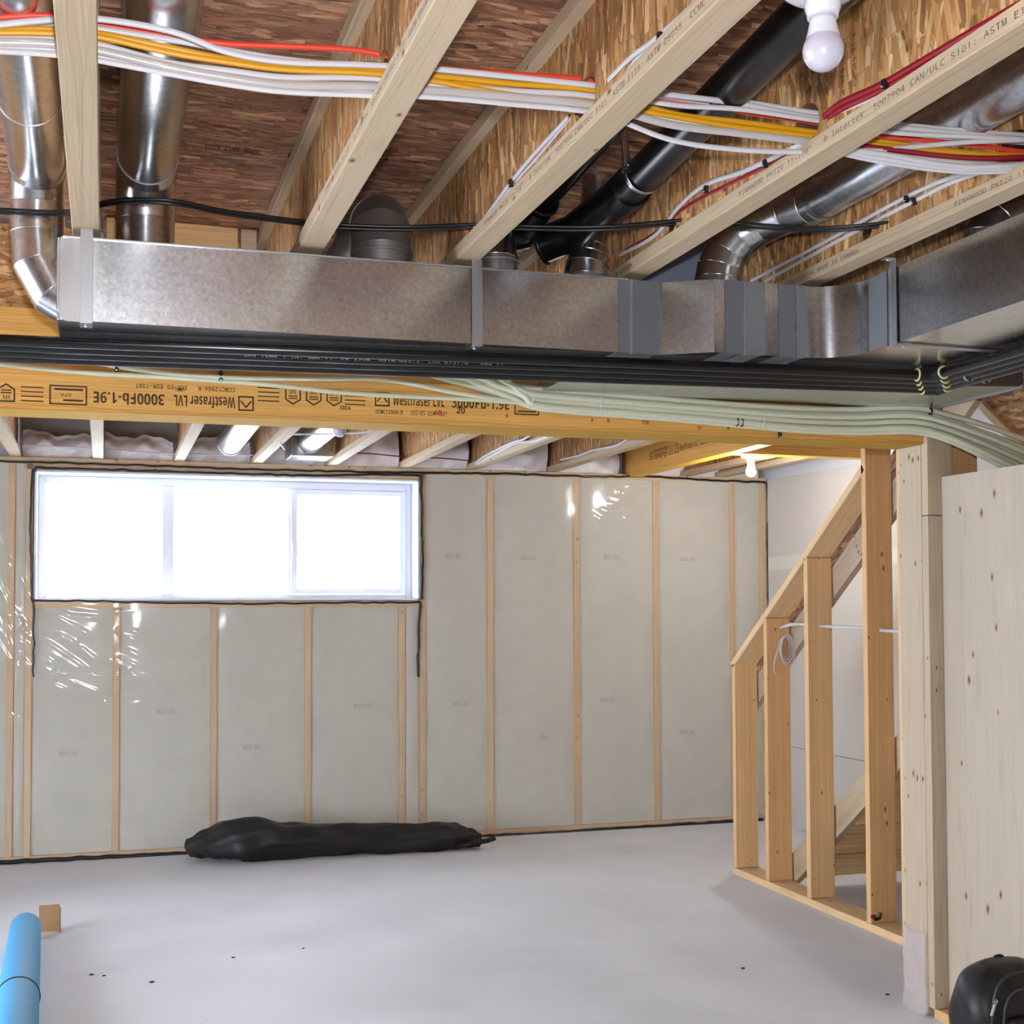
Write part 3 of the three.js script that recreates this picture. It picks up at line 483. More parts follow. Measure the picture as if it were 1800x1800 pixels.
/* ---------- sheet metal trunk duct ---------- */
{
  const y0 = 2.215, y1 = 2.415, t = thing('trunk_duct', 'long rectangular galvanized duct under the joists that bends towards the camera at right', 'duct', [1, y0, -3.45]);
  const slab = (front, back) => { // plan outline: front left to right, back right to left
    const o = [...front, ...back.slice().reverse()].map(([x, z]) => [x, -z]);
    const g = prism(o, y1 - y0, new THREE.Matrix4().makeBasis(V(1, 0, 0), V(0, 0, -1), V(0, 1, 0)).setPosition(0, y0, 0));
    return toCreasedNormals(uvm(g, 'x', rnd(), rnd()), 0.5);
  };
  obj('straight_section', slab([[-0.105, -3.285], [1.36, -3.285]], [[-0.105, -3.61], [1.36, -3.61]]), MAT.galv, t);
  obj('offset_section', slab([[1.361, -3.285], [1.46, -3.285], [1.58, -3.21], [1.66, -3.21]], [[1.361, -3.61], [1.46, -3.61], [1.58, -3.55], [1.66, -3.55]]), MAT.galv, t);
  const arc = (cx, cz, r) => { const o = []; for (let i = 0; i <= 14; i++) { const a = i / 14 * Math.PI / 2; o.push([cx + r * Math.sin(a), cz - r * Math.cos(a)]); } return o; };
  const throat = arc(1.86, -3.085, 0.125), outer = arc(1.86, -3.085, 0.46);
  obj('elbow_section', slab([[1.661, -3.21], ...throat, [1.985, -3.0]], [[1.661, -3.55], ...outer, [2.32, -3.0]]), MAT.galv, t);
  obj('run_section', slab([[1.985, -2.999], [1.985, -1.2]], [[2.32, -2.999], [2.32, -1.2]]), MAT.galv, t);
  // end cap with folded and clipped corners
  const cap = [[-0.112, 2.235], [-0.092, 2.212], [-0.03, 2.211], [-0.03, 2.417], [-0.085, 2.417], [-0.112, 2.398]];
  obj('end_cap', [uvm(prism(cap, 0.002, new THREE.Matrix4().makeTranslation(0, 0, -3.284)), 'x'), board(-0.113, -0.106, 2.236, 2.397, -3.29, -3.2815, 'y', 0.002), board(-0.112, -0.106, 2.215, 2.415, -3.61, -3.29, 'z', 0.001)], MAT.galvBright, t);
  // tape and cleats round the joints: strips lying on front and bottom
  const strip = (a, b, x0, x1, mat, name, wob = 0.0016) => {
    const g = [], F = x => a[1] + (b[1] - a[1]) * (x - a[0]) / (b[0] - a[0]), n = 12, pos = [], idx = [];
    for (let i = 0; i <= n; i++) { const w0 = x0 + rr(-wob, wob), w1 = x1 + rr(-wob, wob), y = y0 - 0.001 + (y1 - y0 + 0.002) * i / n; pos.push(w0, y, F(w0) + 0.0012, w1, y, F(w1) + 0.0012); }
    for (let i = 0; i < n; i++) idx.push(2 * i, 2 * i + 1, 2 * i + 3, 2 * i, 2 * i + 3, 2 * i + 2);
    const q = new THREE.BufferGeometry(); q.setAttribute('position', new THREE.Float32BufferAttribute(pos, 3)); q.setIndex(idx); q.computeVertexNormals(); g.push(q);
    const bot = []; const bi = []; for (let i = 0; i <= 6; i++) { const z = F((x0 + x1) / 2) - 0.32 * i / 6, w = rr(-wob, wob) * 2; bot.push(x0 + w - 0.01, y0 - 0.001, z + 0.001, x1 + w - 0.01, y0 - 0.001, z + 0.001); } for (let i = 0; i < 6; i++) bi.push(2 * i, 2 * i + 2, 2 * i + 3, 2 * i, 2 * i + 3, 2 * i + 1);
    const p = new THREE.BufferGeometry(); p.setAttribute('position', new THREE.Float32BufferAttribute(bot, 3)); p.setIndex(bi); p.computeVertexNormals(); g.push(p);
    return obj(name, g, mat, t);
  };
  const S1 = [[0, -3.285], [1, -3.285]], S2 = [[1.46, -3.285], [1.58, -3.21]], S3 = [[0, -3.21], [1, -3.21]];
  strip(...S1, 1.33, 1.452, MAT.greyTape, 'tape');
  strip(...S3, 1.612, 1.668, MAT.greyTape, 'tape'); strip(...S3, 1.672, 1.735, MAT.foilTape, 'tape'); strip(...S3, 1.776, 1.828, MAT.greyTape, 'tape', 0.002); strip(...S3, 1.83, 1.862, MAT.foilTape, 'tape', 0.002);
  obj('joint_cleat', board(1.364, 1.372, y0 - 0.003, y1 + 0.003, -3.289, -3.281, 'y', 0.001), MAT.strap, t); obj('joint_cleat', board(1.669, 1.674, y0 - 0.003, y1 + 0.004, -3.2145, -3.205, 'y', 0.001), MAT.strap, t);
  obj('tape', [plainBox(1.983, 1.9838, y0, y1, -3.085, -3.0)], MAT.greyTape, t);
  obj('joint_cleat', [board(1.978, 1.9835, y0 - 0.004, y1 + 0.004, -2.985, -2.975, 'y', 0.001)], MAT.strap, t);
  obj('seam', [board(1.9, 2.2, y0 - 0.0015, y0 + 0.001, -3.34, -3.334, 'x', 0.0008), board(-0.1, 1.36, y1 - 0.001, y1 + 0.0035, -3.29, -3.28, 'x', 0.001)], MAT.strap, t);

  const hanger = (x, z, top, label, alongZ) => {
    const o = thing('hanger_strap', label, 'strap', [x, y1, z]);
    const w = 0.0145;
    const parts = alongZ ? [board(x - 0.0012, x, y0 - 0.006, top, z - w, z + w, 'y', 0.0005), board(x - 0.03, x + 0.0, top - 0.0012, top, z - w, z + w, 'x', 0.0005), board(x, x + 0.34, y0 - 0.006, y0 - 0.0045, z - w, z + w, 'x', 0.0005)]
      : [board(x - w, x + w, y0 - 0.006, top, z, z + 0.0012, 'y', 0.0005), board(x - w, x + w, top - 0.0012, top, z - 0.02, z + 0.001, 'y', 0.0005), board(x - w, x + w, y0 - 0.006, y0 - 0.0045, z - 0.06, z + 0.001, 'z', 0.0005)];
    obj('band', parts, MAT.strap, o);
    const s = new THREE.SphereGeometry(0.005, 10, 8); s.scale(1, 0.6, 1); s.translate(alongZ ? x + 0.03 : x, y0 - 0.008, alongZ ? z : z - 0.03); obj('screw_head', s, MAT.galvBright, o);
    const s2 = new THREE.SphereGeometry(0.005, 10, 8); s2.scale(1, 0.6, 1); s2.translate(alongZ ? x - 0.015 : x, top - 0.003, alongZ ? z : z - 0.01); obj('screw_head', s2, MAT.galvBright, o);
  };
  hanger(-0.045, -3.279, JB, 'metal hanger strap near the left end of the rectangular duct');
  hanger(0.93, -3.279, JB, 'metal hanger strap in the middle of the rectangular duct');
  hanger(1.98, -2.965, JB, 'metal hanger strap at the bend of the rectangular duct', true);
}
{ // return duct behind the first, only its underside and right edge showing
  const t = thing('return_duct', 'wide galvanized return duct behind the black pipes, its underside above the pale tubing', 'duct', [2.2, 2.24, -3.95]);
  const o = [[1.43, 4.18], [1.40, 3.9], [1.6, 3.66], [2.87, 3.63], [2.885, 3.5], [2.93, 4.18]].map(p => [p[0], p[1]]);
  obj('body', uvm(prism([[1.40, 4.18], [1.40, 3.93], [1.56, 3.72], [2.60, 3.70], [2.91, 3.62], [2.91, 4.18]], 0.17, new THREE.Matrix4().makeBasis(V(1, 0, 0), V(0, 0, -1), V(0, 1, 0)).setPosition(0, 2.25, 0)), 'x', 0.2, 0.1), MAT.galv, t);
  obj('drive_cleat', board(2.90, 2.916, 2.244, 2.256, -4.18, -3.62, 'z', 0.002), MAT.strap, t);
  const sc = new THREE.SphereGeometry(0.006, 10, 8); sc.translate(2.912, 2.247, -3.75); obj('screw_head', sc, MAT.galvBright, t);
}

/* ---------- round ducts ---------- */
const bend = (c, from, to, r, n) => { const o = []; for (let i = 0; i <= n; i++) { const a = i / n * Math.PI / 2; o.push(c.clone().addScaledVector(from, r * Math.cos(a)).addScaledVector(to, r * Math.sin(a))); } return o; };
function roundDuct(label, pipe, rp, elbow, re, collar, extra = [], mat = MAT.pipe) {
  const t = thing('round_duct', label, 'duct', elbow ? elbow[0].toArray() : pipe[0].toArray());
  if (pipe) obj('pipe', gored(pipe, rp), mat, t);
  if (elbow) {
    obj('elbow', gored(elbow, re), mat, t);
    const R = i => Array.isArray(re) ? re[i] : re;
    for (let i = 1; i < elbow.length - 1; i++) obj('seam_bead', ring(elbow[i], elbow[i + 1].clone().sub(elbow[i - 1]), R(i) + 0.0003, 0.0018), mat, t);
  }
  if (collar) obj('collar', collar, MAT.foilTape, t);
  for (const [n, g, m] of extra) obj(n, g, m, t);
  return t;
}
{ // left duct: along the bay, elbow down into the end of the trunk
  const r = 0.066, x = -0.166, y = 2.635;
  roundDuct('narrow shiny round duct at the left photo edge, elbowing down into the duct end', [V(-0.152, y, -1.2), V(x, y, -3.42)], r,
    [V(x, y, -3.40), V(x - 0.001, y - 0.016, -3.46), V(x - 0.002, y - 0.075, -3.492), V(x, y - 0.16, -3.495), V(x + 0.006, y - 0.235, -3.49), V(x + 0.045, y - 0.31, -3.485), V(x + 0.10, y - 0.342, -3.48), V(x + 0.17, y - 0.342, -3.48)], [r, r, r, r, r, 0.064, 0.062, 0.062], ring(V(x, y, -3.41), V(0, 0, 1), r + 0.0005, 0.0025), [['seam_ring', ring(V(-0.163, y, -2.98), V(0, 0, 1), r, 0.0015), MAT.pipe]]);
  const x2 = 0.097, r2 = 0.073, y2 = 2.66;
  roundDuct('larger shiny round duct overhead that drops into the top of the trunk', [V(x2 + 0.004, y2, -1.2), V(x2, y2, -3.40)], r2,
    [V(x2, y2, -3.39), V(x2, y2 - 0.015, -3.45), V(x2, y2 - 0.065, -3.49), V(x2, y2 - 0.13, -3.50), V(x2, 2.41, -3.50)], r2 + 0.001,
    [cyl(V(x2, 2.405, -3.50), V(x2, 2.455, -3.50), 0.083, 0.076, 40)], [['seam_ring', ring(V(x2, y2, -3.37), V(0, 0, 1), r2 + 0.001, 0.002), MAT.foilTape]]);
  // take-offs standing on the trunk
  roundDuct('dull round take-off elbow on the trunk right of the knotty joist', [V(0.715, 2.58, -3.545), V(0.72, 2.585, -4.18)], 0.078,
    [V(0.70, 2.41, -3.40), V(0.70, 2.465, -3.40), V(0.703, 2.525, -3.425), V(0.71, 2.565, -3.48), V(0.715, 2.58, -3.55)], 0.08, [cyl(V(0.70, 2.41, -3.40), V(0.70, 2.432, -3.40), 0.086, 0.081, 40), ring(V(0.70, 2.462, -3.40), V(0, 1, 0), 0.081, 0.003)], [], MAT.dull);
  roundDuct('short round take-off collar under the printed joist left of the black fittings', [V(1.03, 2.56, -3.545), V(1.04, 2.565, -4.18)], 0.058,
    [V(1.012, 2.41, -3.38), V(1.012, 2.462, -3.38), V(1.014, 2.515, -3.40), V(1.02, 2.548, -3.46), V(1.03, 2.56, -3.55)], 0.06, [cyl(V(1.012, 2.41, -3.38), V(1.012, 2.428, -3.38), 0.068, 0.061, 40), ring(V(1.012, 2.46, -3.38), V(0, 1, 0), 0.061, 0.003)]);
  roundDuct('crinkled foil take-off rising from the trunk behind the black drain pipe', [V(1.30, 2.55, -3.40), V(1.325, 2.735, -3.42)], [0.044, 0.042],
    [V(1.272, 2.41, -3.38), V(1.272, 2.44, -3.38), V(1.276, 2.47, -3.38), V(1.283, 2.495, -3.385), V(1.289, 2.52, -3.39), V(1.297, 2.552, -3.398)], [0.064, 0.063, 0.06, 0.056, 0.051, 0.046], [cyl(V(1.272, 2.41, -3.38), V(1.272, 2.435, -3.38), 0.07, 0.066, 40)]);
  const rx = 0.059;
  roundDuct('shiny round duct rising diagonally from the trunk between two printed joists', [V(1.817, 2.612, -3.06), V(1.795, 2.612, -1.2)], rx,
    [V(1.64, 2.41, -3.31), V(1.642, 2.44, -3.31), V(1.648, 2.475, -3.31), V(1.664, 2.518, -3.304), V(1.698, 2.562, -3.285), V(1.742, 2.594, -3.245), V(1.785, 2.609, -3.175), V(1.812, 2.612, -3.09), V(1.817, 2.612, -3.03)], [rx + 0.006, rx + 0.005, rx + 0.004, rx + 0.003, rx + 0.002, rx + 0.001, rx + 0.001, rx + 0.001, rx + 0.001], ring(V(1.817, 2.612, -3.05), V(0, 0, 1), rx + 0.001, 0.002));
  roundDuct('grey round take-off elbow on the trunk at the right photo edge', [V(2.25, 2.52, -2.72), V(2.45, 2.53, -2.70)], 0.062,
    [V(2.12, 2.41, -2.75), V(2.12, 2.45, -2.75), V(2.14, 2.49, -2.745), V(2.19, 2.515, -2.73), V(2.25, 2.52, -2.72)], 0.064, [cyl(V(2.12, 2.41, -2.75), V(2.12, 2.43, -2.75), 0.074, 0.066, 40)]);
  // far ducts beyond the beam
  roundDuct('far left round duct beyond the beam, above the left window pane', [V(0.72, 2.545, -4.45), V(0.735, 2.535, -8.15)], 0.075, null, null, null, [['collar', ring(V(0.735, 2.535, -8.14), V(0, 0, 1), 0.077, 0.006), MAT.strap], ['hanger', board(0.722, 0.742, 2.64, JT, -6.5, -6.498, 'y', 0.0005), MAT.strap]]);
  roundDuct('far right round duct beyond the beam, ending in a boot above the window', [V(1.17, 2.55, -4.45), V(1.2, 2.545, -7.95)], 0.072, null, null, null, [['collar', ring(V(1.2, 2.545, -7.93), V(0, 0, 1), 0.074, 0.005), MAT.strap], ['boot', board(1.08, 1.34, 2.445, 2.57, -8.24, -7.96, 'x', 0.006), MAT.galv], ['hanger', board(1.175, 1.195, 2.63, JT, -6.5, -6.498, 'y', 0.0005), MAT.strap]]);
}

/* ---------- black drain and gas pipes ---------- */
{
  const t = thing('drain_pipe', 'thick black plastic drain pipe slanting up past the unlit bulb', 'pipe', [1.2, 2.58, -2.6]);
  obj('pipe', cyl(V(1.252, 2.575, -3.02), V(1.15, 2.60, -1.2), 0.0445, 0.0445, 40), MAT.abs, t);
  obj('coupling', [cyl(V(1.2535, 2.575, -3.0), V(1.2565, 2.574, -3.07), 0.052, 0.052, 40)], MAT.abs, t);
  obj('wye_fitting', [gored([V(1.256, 2.574, -3.05), V(1.25, 2.57, -3.2), V(1.225, 2.55, -3.34), V(1.16, 2.53, -3.42)], 0.05, 32), ring(V(1.16, 2.53, -3.42), V(-1, -0.25, -0.8), 0.051, 0.006)], MAT.abs, t);
  const h = thing('pipe_hanger', 'perforated metal strap looped under the thick black drain pipe', 'strap', [1.24, 2.53, -2.9]);
  const loop = []; for (let i = 0; i <= 24; i++) { const a = -0.1 * Math.PI - i / 24 * 1.1 * Math.PI + 0.15; loop.push(V(1.246 + 0.05 * Math.cos(a), 2.577 + 0.05 * Math.sin(a), -2.905)); } loop.push(V(1.185, 2.735, -2.9));
  obj('band', sweep(loop, 0.009, { flat: 0.14, radial: 8, seg: 60 }).applyMatrix4(new THREE.Matrix4()), MAT.galvBright, h);
  const p2 = thing('drain_pipe', 'thinner black plastic drain pipe beside the thick one, ending in elbows at the trunk', 'pipe', [1.13, 2.6, -3.2]);
  obj('pipe', cyl(V(1.13, 2.62, -3.35), V(1.085, 2.645, -2.2), 0.03, 0.03, 32), MAT.abs, p2);
  obj('elbow', [gored([V(1.13, 2.62, -3.30), V(1.132, 2.615, -3.36), V(1.12, 2.58, -3.40), V(1.095, 2.545, -3.41), V(1.05, 2.53, -3.40)], 0.036, 32), ring(V(1.05, 2.53, -3.40), V(1, 0.2, 0), 0.037, 0.005), ring(V(1.13, 2.618, -3.31), V(0, 0, 1), 0.037, 0.005)], MAT.abs, p2);
  obj('size_label', board(1.075, 1.105, 2.655, 2.672, -3.40, -3.372, 'x', 0.001), MAT.white, p2);
}
{ // four black pipes side by side below the trunk, turning towards the camera at right
  const L = atY(0, 598, 2.19), L2 = atY(0, 627, 2.19), M = atY(1080, 637, 2.19), M2 = atY(1080, 666, 2.19), R = atY(1640, 660, 2.19), R2 = atY(1648, 684, 2.19);
  const ord = ['frontmost', 'second', 'third', 'rearmost'];
  for (let i = 0; i < 4; i++) {
    const k = i / 3, l = L.clone().lerp(L2, k), m = M.clone().lerp(M2, k), r = R.clone().lerp(R2, k), e = l.clone().addScaledVector(m.clone().sub(l).normalize(), -1.6);
    const t = thing('black_pipe', `${ord[i]} of the four long black pipes hung below the rectangular duct`, 'pipe', [m.x, m.y, m.z]);
    obj('pipe', [cyl(e, m, 0.0145, 0.0145, 20), cyl(m, r, 0.0145, 0.0145, 20)], MAT.blackPipe, t);
    const end = V(r.x - 0.02, 2.196, r.z + 1.6);
    obj('pipe', cyl(r, end, 0.0145, 0.0145, 20), MAT.blackPipe, t);
    const s = new THREE.SphereGeometry(0.02, 20, 14); s.translate(r.x, r.y, r.z); const dl = m.clone().sub(r).normalize(), de = end.clone().sub(r).normalize();
    obj('elbow', [s, cyl(r, r.clone().addScaledVector(dl, 0.05), 0.0195, 0.0195, 20), cyl(r, r.clone().addScaledVector(de, 0.05), 0.0195, 0.0195, 20)], MAT.blackRubber, t);
    for (const d of [dl, de]) obj('thread_seal', ring(r.clone().addScaledVector(d, 0.051), d, 0.0165, 0.0028, 8, 24), std({ color: 0xc9c88a, roughness: 0.5 }), t);
    if (i === 1) { const pm = printMat(1024, 24, inkText('GAS TUBE 1 IN. SDR 11  PE 2708  ASTM D2513  CSA B137.4   060 FT', '21px monospace', 'rgba(200,200,200,0.55)')); const d = m.clone().sub(l).normalize(), a = atY(430, 618, 2.19); const o = l.clone().addScaledVector(d, a.x - l.x); const U = d, n = EYE.clone().sub(o).normalize(), Vv = n.clone().cross(U).normalize(); printPlane('printing', t, o.addScaledVector(U.clone().cross(Vv), 0.0148).addScaledVector(Vv, -0.006), U, Vv, 0.9, 0.011, pm); }
  }
  for (const [u, v, l] of [[1703, 668, 'small perforated strap on the black pipes, left of its pair'], [1733, 672, 'small perforated strap on the black pipes, right of its pair']]) {
    const q = atY(u, v, 2.177), t = thing('pipe_strap', l, 'strap', q.toArray());
    obj('band', ring(V(q.x, 2.192, q.z), V(0, 0, 1), 0.0165, 0.004, 6, 24), MAT.strap, t); obj('screw_head', new THREE.SphereGeometry(0.005, 8, 6).translate(q.x, 2.174, q.z + 0.004), MAT.blackRubber, t);
  }
  for (const [u, v, l] of [[205, 650, 'left'], [388, 668, 'right']]) {
    const q = atZ(u, v, -4.17), t = thing('tube_clip', `${l} small black hanger clip holding the pale tube on the beam`, 'clip', q.toArray());
    obj('arm', board(q.x - 0.006, q.x + 0.006, q.y - 0.004, q.y + 0.03, q.z - 0.03, q.z + 0.012, 'y', 0.003), MAT.blackRubber, t); obj('nail_head', new THREE.SphereGeometry(0.004, 8, 6).translate(q.x, q.y - 0.002, q.z + 0.013), MAT.galvBright, t);
  }
}

/* ---------- cables ---------- */
const CU = [-60, 85, 170, 300, 400, 500, 640, 750, 900, 1050, 1180, 1300, 1430, 1560, 1700, 1860];
function cable(name, label, group, mat, vs, r, flat, dz = 0, us = CU) {
  const pts = []; us.forEach((u, i) => { if (vs[i] != null) pts.push(atZ(u, vs[i], -2.395 + dz)); });
  const o = obj(name, sweep(pts, r, { flat, radial: 8, seg: pts.length * 7 }), mat); return tag(o, label, 'cable', group);
}
{
  cable('electrical_cable', 'orange cable along the top of the bundle crossing the joists', null, MAT.orange, [34, 27, 42, 64, 77, 81, 90, 117, 130, 143, 178, 196, 215, 240, 254, 275], 0.0048, 1.2, -0.03);
  cable('electrical_cable', 'white cable arching highest over the left part of the bundle', null, MAT.white, [50, 35, 33, 55, 92, 109, 114, 120, 135, 151, 167, 182, 207, 222, 236, 250], 0.0042, 1.5, 0.02);
  cable('electrical_cable', 'upper of three yellow cables in the bundle crossing the joists', null, MAT.yellow, [53, 51, 58, 84, 104, 117, 123, 132, 147, 160, 199, 214, 232, 250, 268, 276], 0.0042, 1.4, 0.012);
  cable('electrical_cable', 'lower of three yellow cables in the bundle, looping low left of the drain pipe', null, MAT.yellow, [57, 58, 64, 93, 109, 122, 128, 140, 167, 181, 204, 224, 239, 256, 270, 279], 0.0042, 1.4, 0.02);
  cable('electrical_cable', 'middle of three yellow cables in the bundle crossing the joists', null, MAT.yellow, [60, 61, 68, 89, 108, 120, 126, 136, 158, 171, 209, 219, 236, 253, 271, 280], 0.004, 1.4, 0.0);
  cable('electrical_cable', 'white cable lying directly below the yellow ones in the bundle', null, MAT.white, [65, 67, 78, 111, 124, 136, 137, 149, 160, 171, 211, 228, 245, 266, 280, 292], 0.0042, 1.5, 0.014);
  cable('electrical_cable', 'wide grey cable twisted through the middle of the bundle', null, MAT.greyWhite, [73, 76, 88, 118, 136, 149, 152, 158, 170, 186, 219, 234, 250, 270, 286, 299], 0.0062, 1.35, 0.02);
  cable('electrical_cable', 'lowest white cable, hanging free below the rest of the bundle', null, MAT.white, [87, 95, 106, 130, 148, 161, 167, 170, 183, 200, 246, 263, 267, 262, 250, 244], 0.004, 1.4, 0.03);
  cable('electrical_cable', 'white cable just under the wide grey one in the bundle', null, MAT.white, [80, 84, 97, 124, 142, 155, 161, 165, 178, 193, 216, 231, 247, 274, 292, 304], 0.0042, 1.4, 0.008);
  cable('electrical_cable', 'white cable between the yellow ones and the wide grey one', null, MAT.white, [69, 72, 84, 116, 131, 143, 146, 154, 164, 177, 207, 222, 240, 262, 275, 287], 0.0042, 1.4, -0.012);
  cable('electrical_cable', 'white cable directly under the arching white one, above the yellow ones', null, MAT.white, [44, 40, 50, 70, 88, 104, 118, 126, 141, 154, 172, 186, 209, 228, 243, 255], 0.004, 1.4, -0.02);
  cable('electrical_cable', 'white cable that joins the top of the bundle right of the knotty joist', null, MAT.white, [null, null, null, null, null, null, null, 124, 138, 153, 170, 178, 198, 216, 230, 241], 0.004, 1.4, 0.0);
  cable('electrical_cable', 'white cable that joins the top of the bundle left of the drain pipe', null, MAT.white, [null, null, null, null, null, null, null, null, null, 160, 184, 192, 211, 232, 240, 247], 0.004, 1.4, 0.03);
  cable('electrical_cable', 'upper of two dark red cables in the right part of the bundle', null, MAT.red, [null, null, null, null, null, null, null, null, null, null, null, null, 244, 262, 277, 275], 0.0048, 1.2, 0.03);
  cable('electrical_cable', 'lower of two dark red cables in the right part of the bundle', null, MAT.red, [null, null, null, null, null, null, null, null, null, null, null, null, 247, 267, 280, 278], 0.0048, 1.2, 0.022);
  cable('electrical_cable', 'uppermost of three white cables sagging at the right end of the bundle', null, MAT.white, [null, null, null, null, null, null, null, null, null, null, null, null, 252, 272, 293, 285], 0.0042, 1.4, 0.035);
  cable('electrical_cable', 'middle of three white cables sagging at the right end of the bundle', null, MAT.white, [null, null, null, null, null, null, null, null, null, null, null, null, 255, 280, 297, 290], 0.0042, 1.4, 0.028);
  cable('electrical_cable', 'lowest of three white cables sagging at the right end of the bundle', null, MAT.white, [null, null, null, null, null, null, null, null, null, null, null, null, 258, 286, 302, 296], 0.0042, 1.4, 0.018);
  tag(obj('cable_sleeve', cyl(atZ(640, 113.5, -2.4), atZ(700, 117, -2.4), 0.0066, 0.0066, 14), MAT.black), 'short black sleeve round the highest white cable left of the knotty joist', 'sleeve');
  // two black coaxial cables farther back
  const wire = (dv, label) => tag(obj('coaxial_cable', sweep([[-60, 367], [0, 368], [120, 371], [200, 352], [300, 352], [400, 371], [530, 388], [600, 395], [720, 398], [840, 394], [925, 397], [1060, 398], [1215, 386], [1290, 391], [1420, 400], [1500, 397], [1568, 390]].map(([u, v], i) => { return atY(u, v + dv, 2.505); }), 0.0042, { radial: 8, seg: 110 }), MAT.black), label, 'cable');
  wire(0, 'upper of two black cables strung through the joists above the trunk duct'); wire(6, 'lower of two black cables strung through the joists above the trunk duct');
}
{ // cables clipped to joist sides
  const run = (x, pts, mat, r, label, group) => tag(obj('electrical_cable', sweep(pts.map(([u, v]) => atX(u, v, x)), r, { flat: 1.5, radial: 8, seg: 60 }), mat), label, 'cable', group);
  const x3 = 0.90, x4 = 1.388, x5 = 1.902;
  run(x3, [[780, 462], [840, 398], [900, 318], [940, 270], [1000, 205]], MAT.white, 0.0038, 'upper white cable clipped along the joist left of the drain pipe');
  run(x3 + 0.006, [[788, 462], [846, 398], [902, 326], [946, 277], [1006, 205]], MAT.white, 0.0038, 'lower white cable clipped along the joist left of the drain pipe');
  run(x3, [[1070, 140], [1110, 100], [1160, 62], [1245, -15]], MAT.white, 0.0038, 'upper white cable leaving the bundle along the joist left of the bulb');
  run(x3 + 0.006, [[1095, 140], [1120, 105], [1163, 70], [1255, -15]], MAT.white, 0.0038, 'lower white cable leaving the bundle along the joist left of the bulb');
  run(x4, [[1090, 448], [1150, 415], [1195, 362], [1240, 325], [1310, 300], [1390, 262], [1420, 245]], MAT.white, 0.0042, 'white cable bending along the joist right of the drain pipe');
  run(x4 + 0.006, [[1100, 440], [1155, 408], [1200, 368], [1245, 342], [1330, 300], [1400, 258]], MAT.red, 0.0036, 'thin dark red cable beside the bending white one');
  run(x4, [[1448, 205], [1480, 180], [1555, 145], [1700, 60], [1830, -15]], MAT.red, 0.0046, 'upper dark red cable clipped along the joist right of the bulb', null);
  run(x4 + 0.004, [[1456, 205], [1490, 186], [1560, 152], [1710, 70], [1840, -8]], MAT.red, 0.0046, 'lower dark red cable clipped along the joist right of the bulb', null);
  run(x4 + 0.008, [[1462, 202], [1500, 188], [1570, 156], [1720, 76], [1850, -4]], MAT.white, 0.0036, 'thin white cable under the dark red ones right of the bulb');
  run(x5, [[1320, 494], [1450, 425], [1530, 380], [1595, 345], [1650, 320], [1710, 300]], MAT.white, 0.004, 'upper white cable clipped along the joist right of the diagonal duct');
  run(x5 + 0.006, [[1345, 494], [1470, 425], [1545, 385], [1610, 352], [1670, 322], [1730, 300]], MAT.white, 0.004, 'lower white cable clipped along the joist right of the diagonal duct');
  const staple = (u, v, x, l) => { const q = atX(u, v, x - 0.004), t = thing('cable_staple', l, 'staple', q.toArray()); obj('saddle', board(q.x - 0.007, q.x + 0.004, q.y - 0.009, q.y + 0.009, q.z - 0.005, q.z + 0.005, 'y', 0.002), MAT.blackRubber, t); obj('nail_head', new THREE.SphereGeometry(0.0028, 8, 6).translate(q.x - 0.007, q.y - 0.005, q.z), MAT.galvBright, t); };
  for (const [u, v, x, l] of [[899, 322, x3, 'dark staple on the white cables left of the drain pipe'], [1162, 66, x3, 'dark staple on the white cables left of the bulb'], [1242, 333, x4, 'lower dark staple on the bending white cable'], [1346, 288, x4, 'upper dark staple on the bending white cable'], [1556, 148, x4, 'lower dark staple on the dark red cables'], [1717, 28 + 40, x4, 'upper dark staple on the dark red cables'], [1594, 350, x5, 'left dark staple on the cables right of the diagonal duct'], [1608, 354, x5 + 0.006, 'right dark staple on the cables right of the diagonal duct']]) staple(u, v, x, l);
}
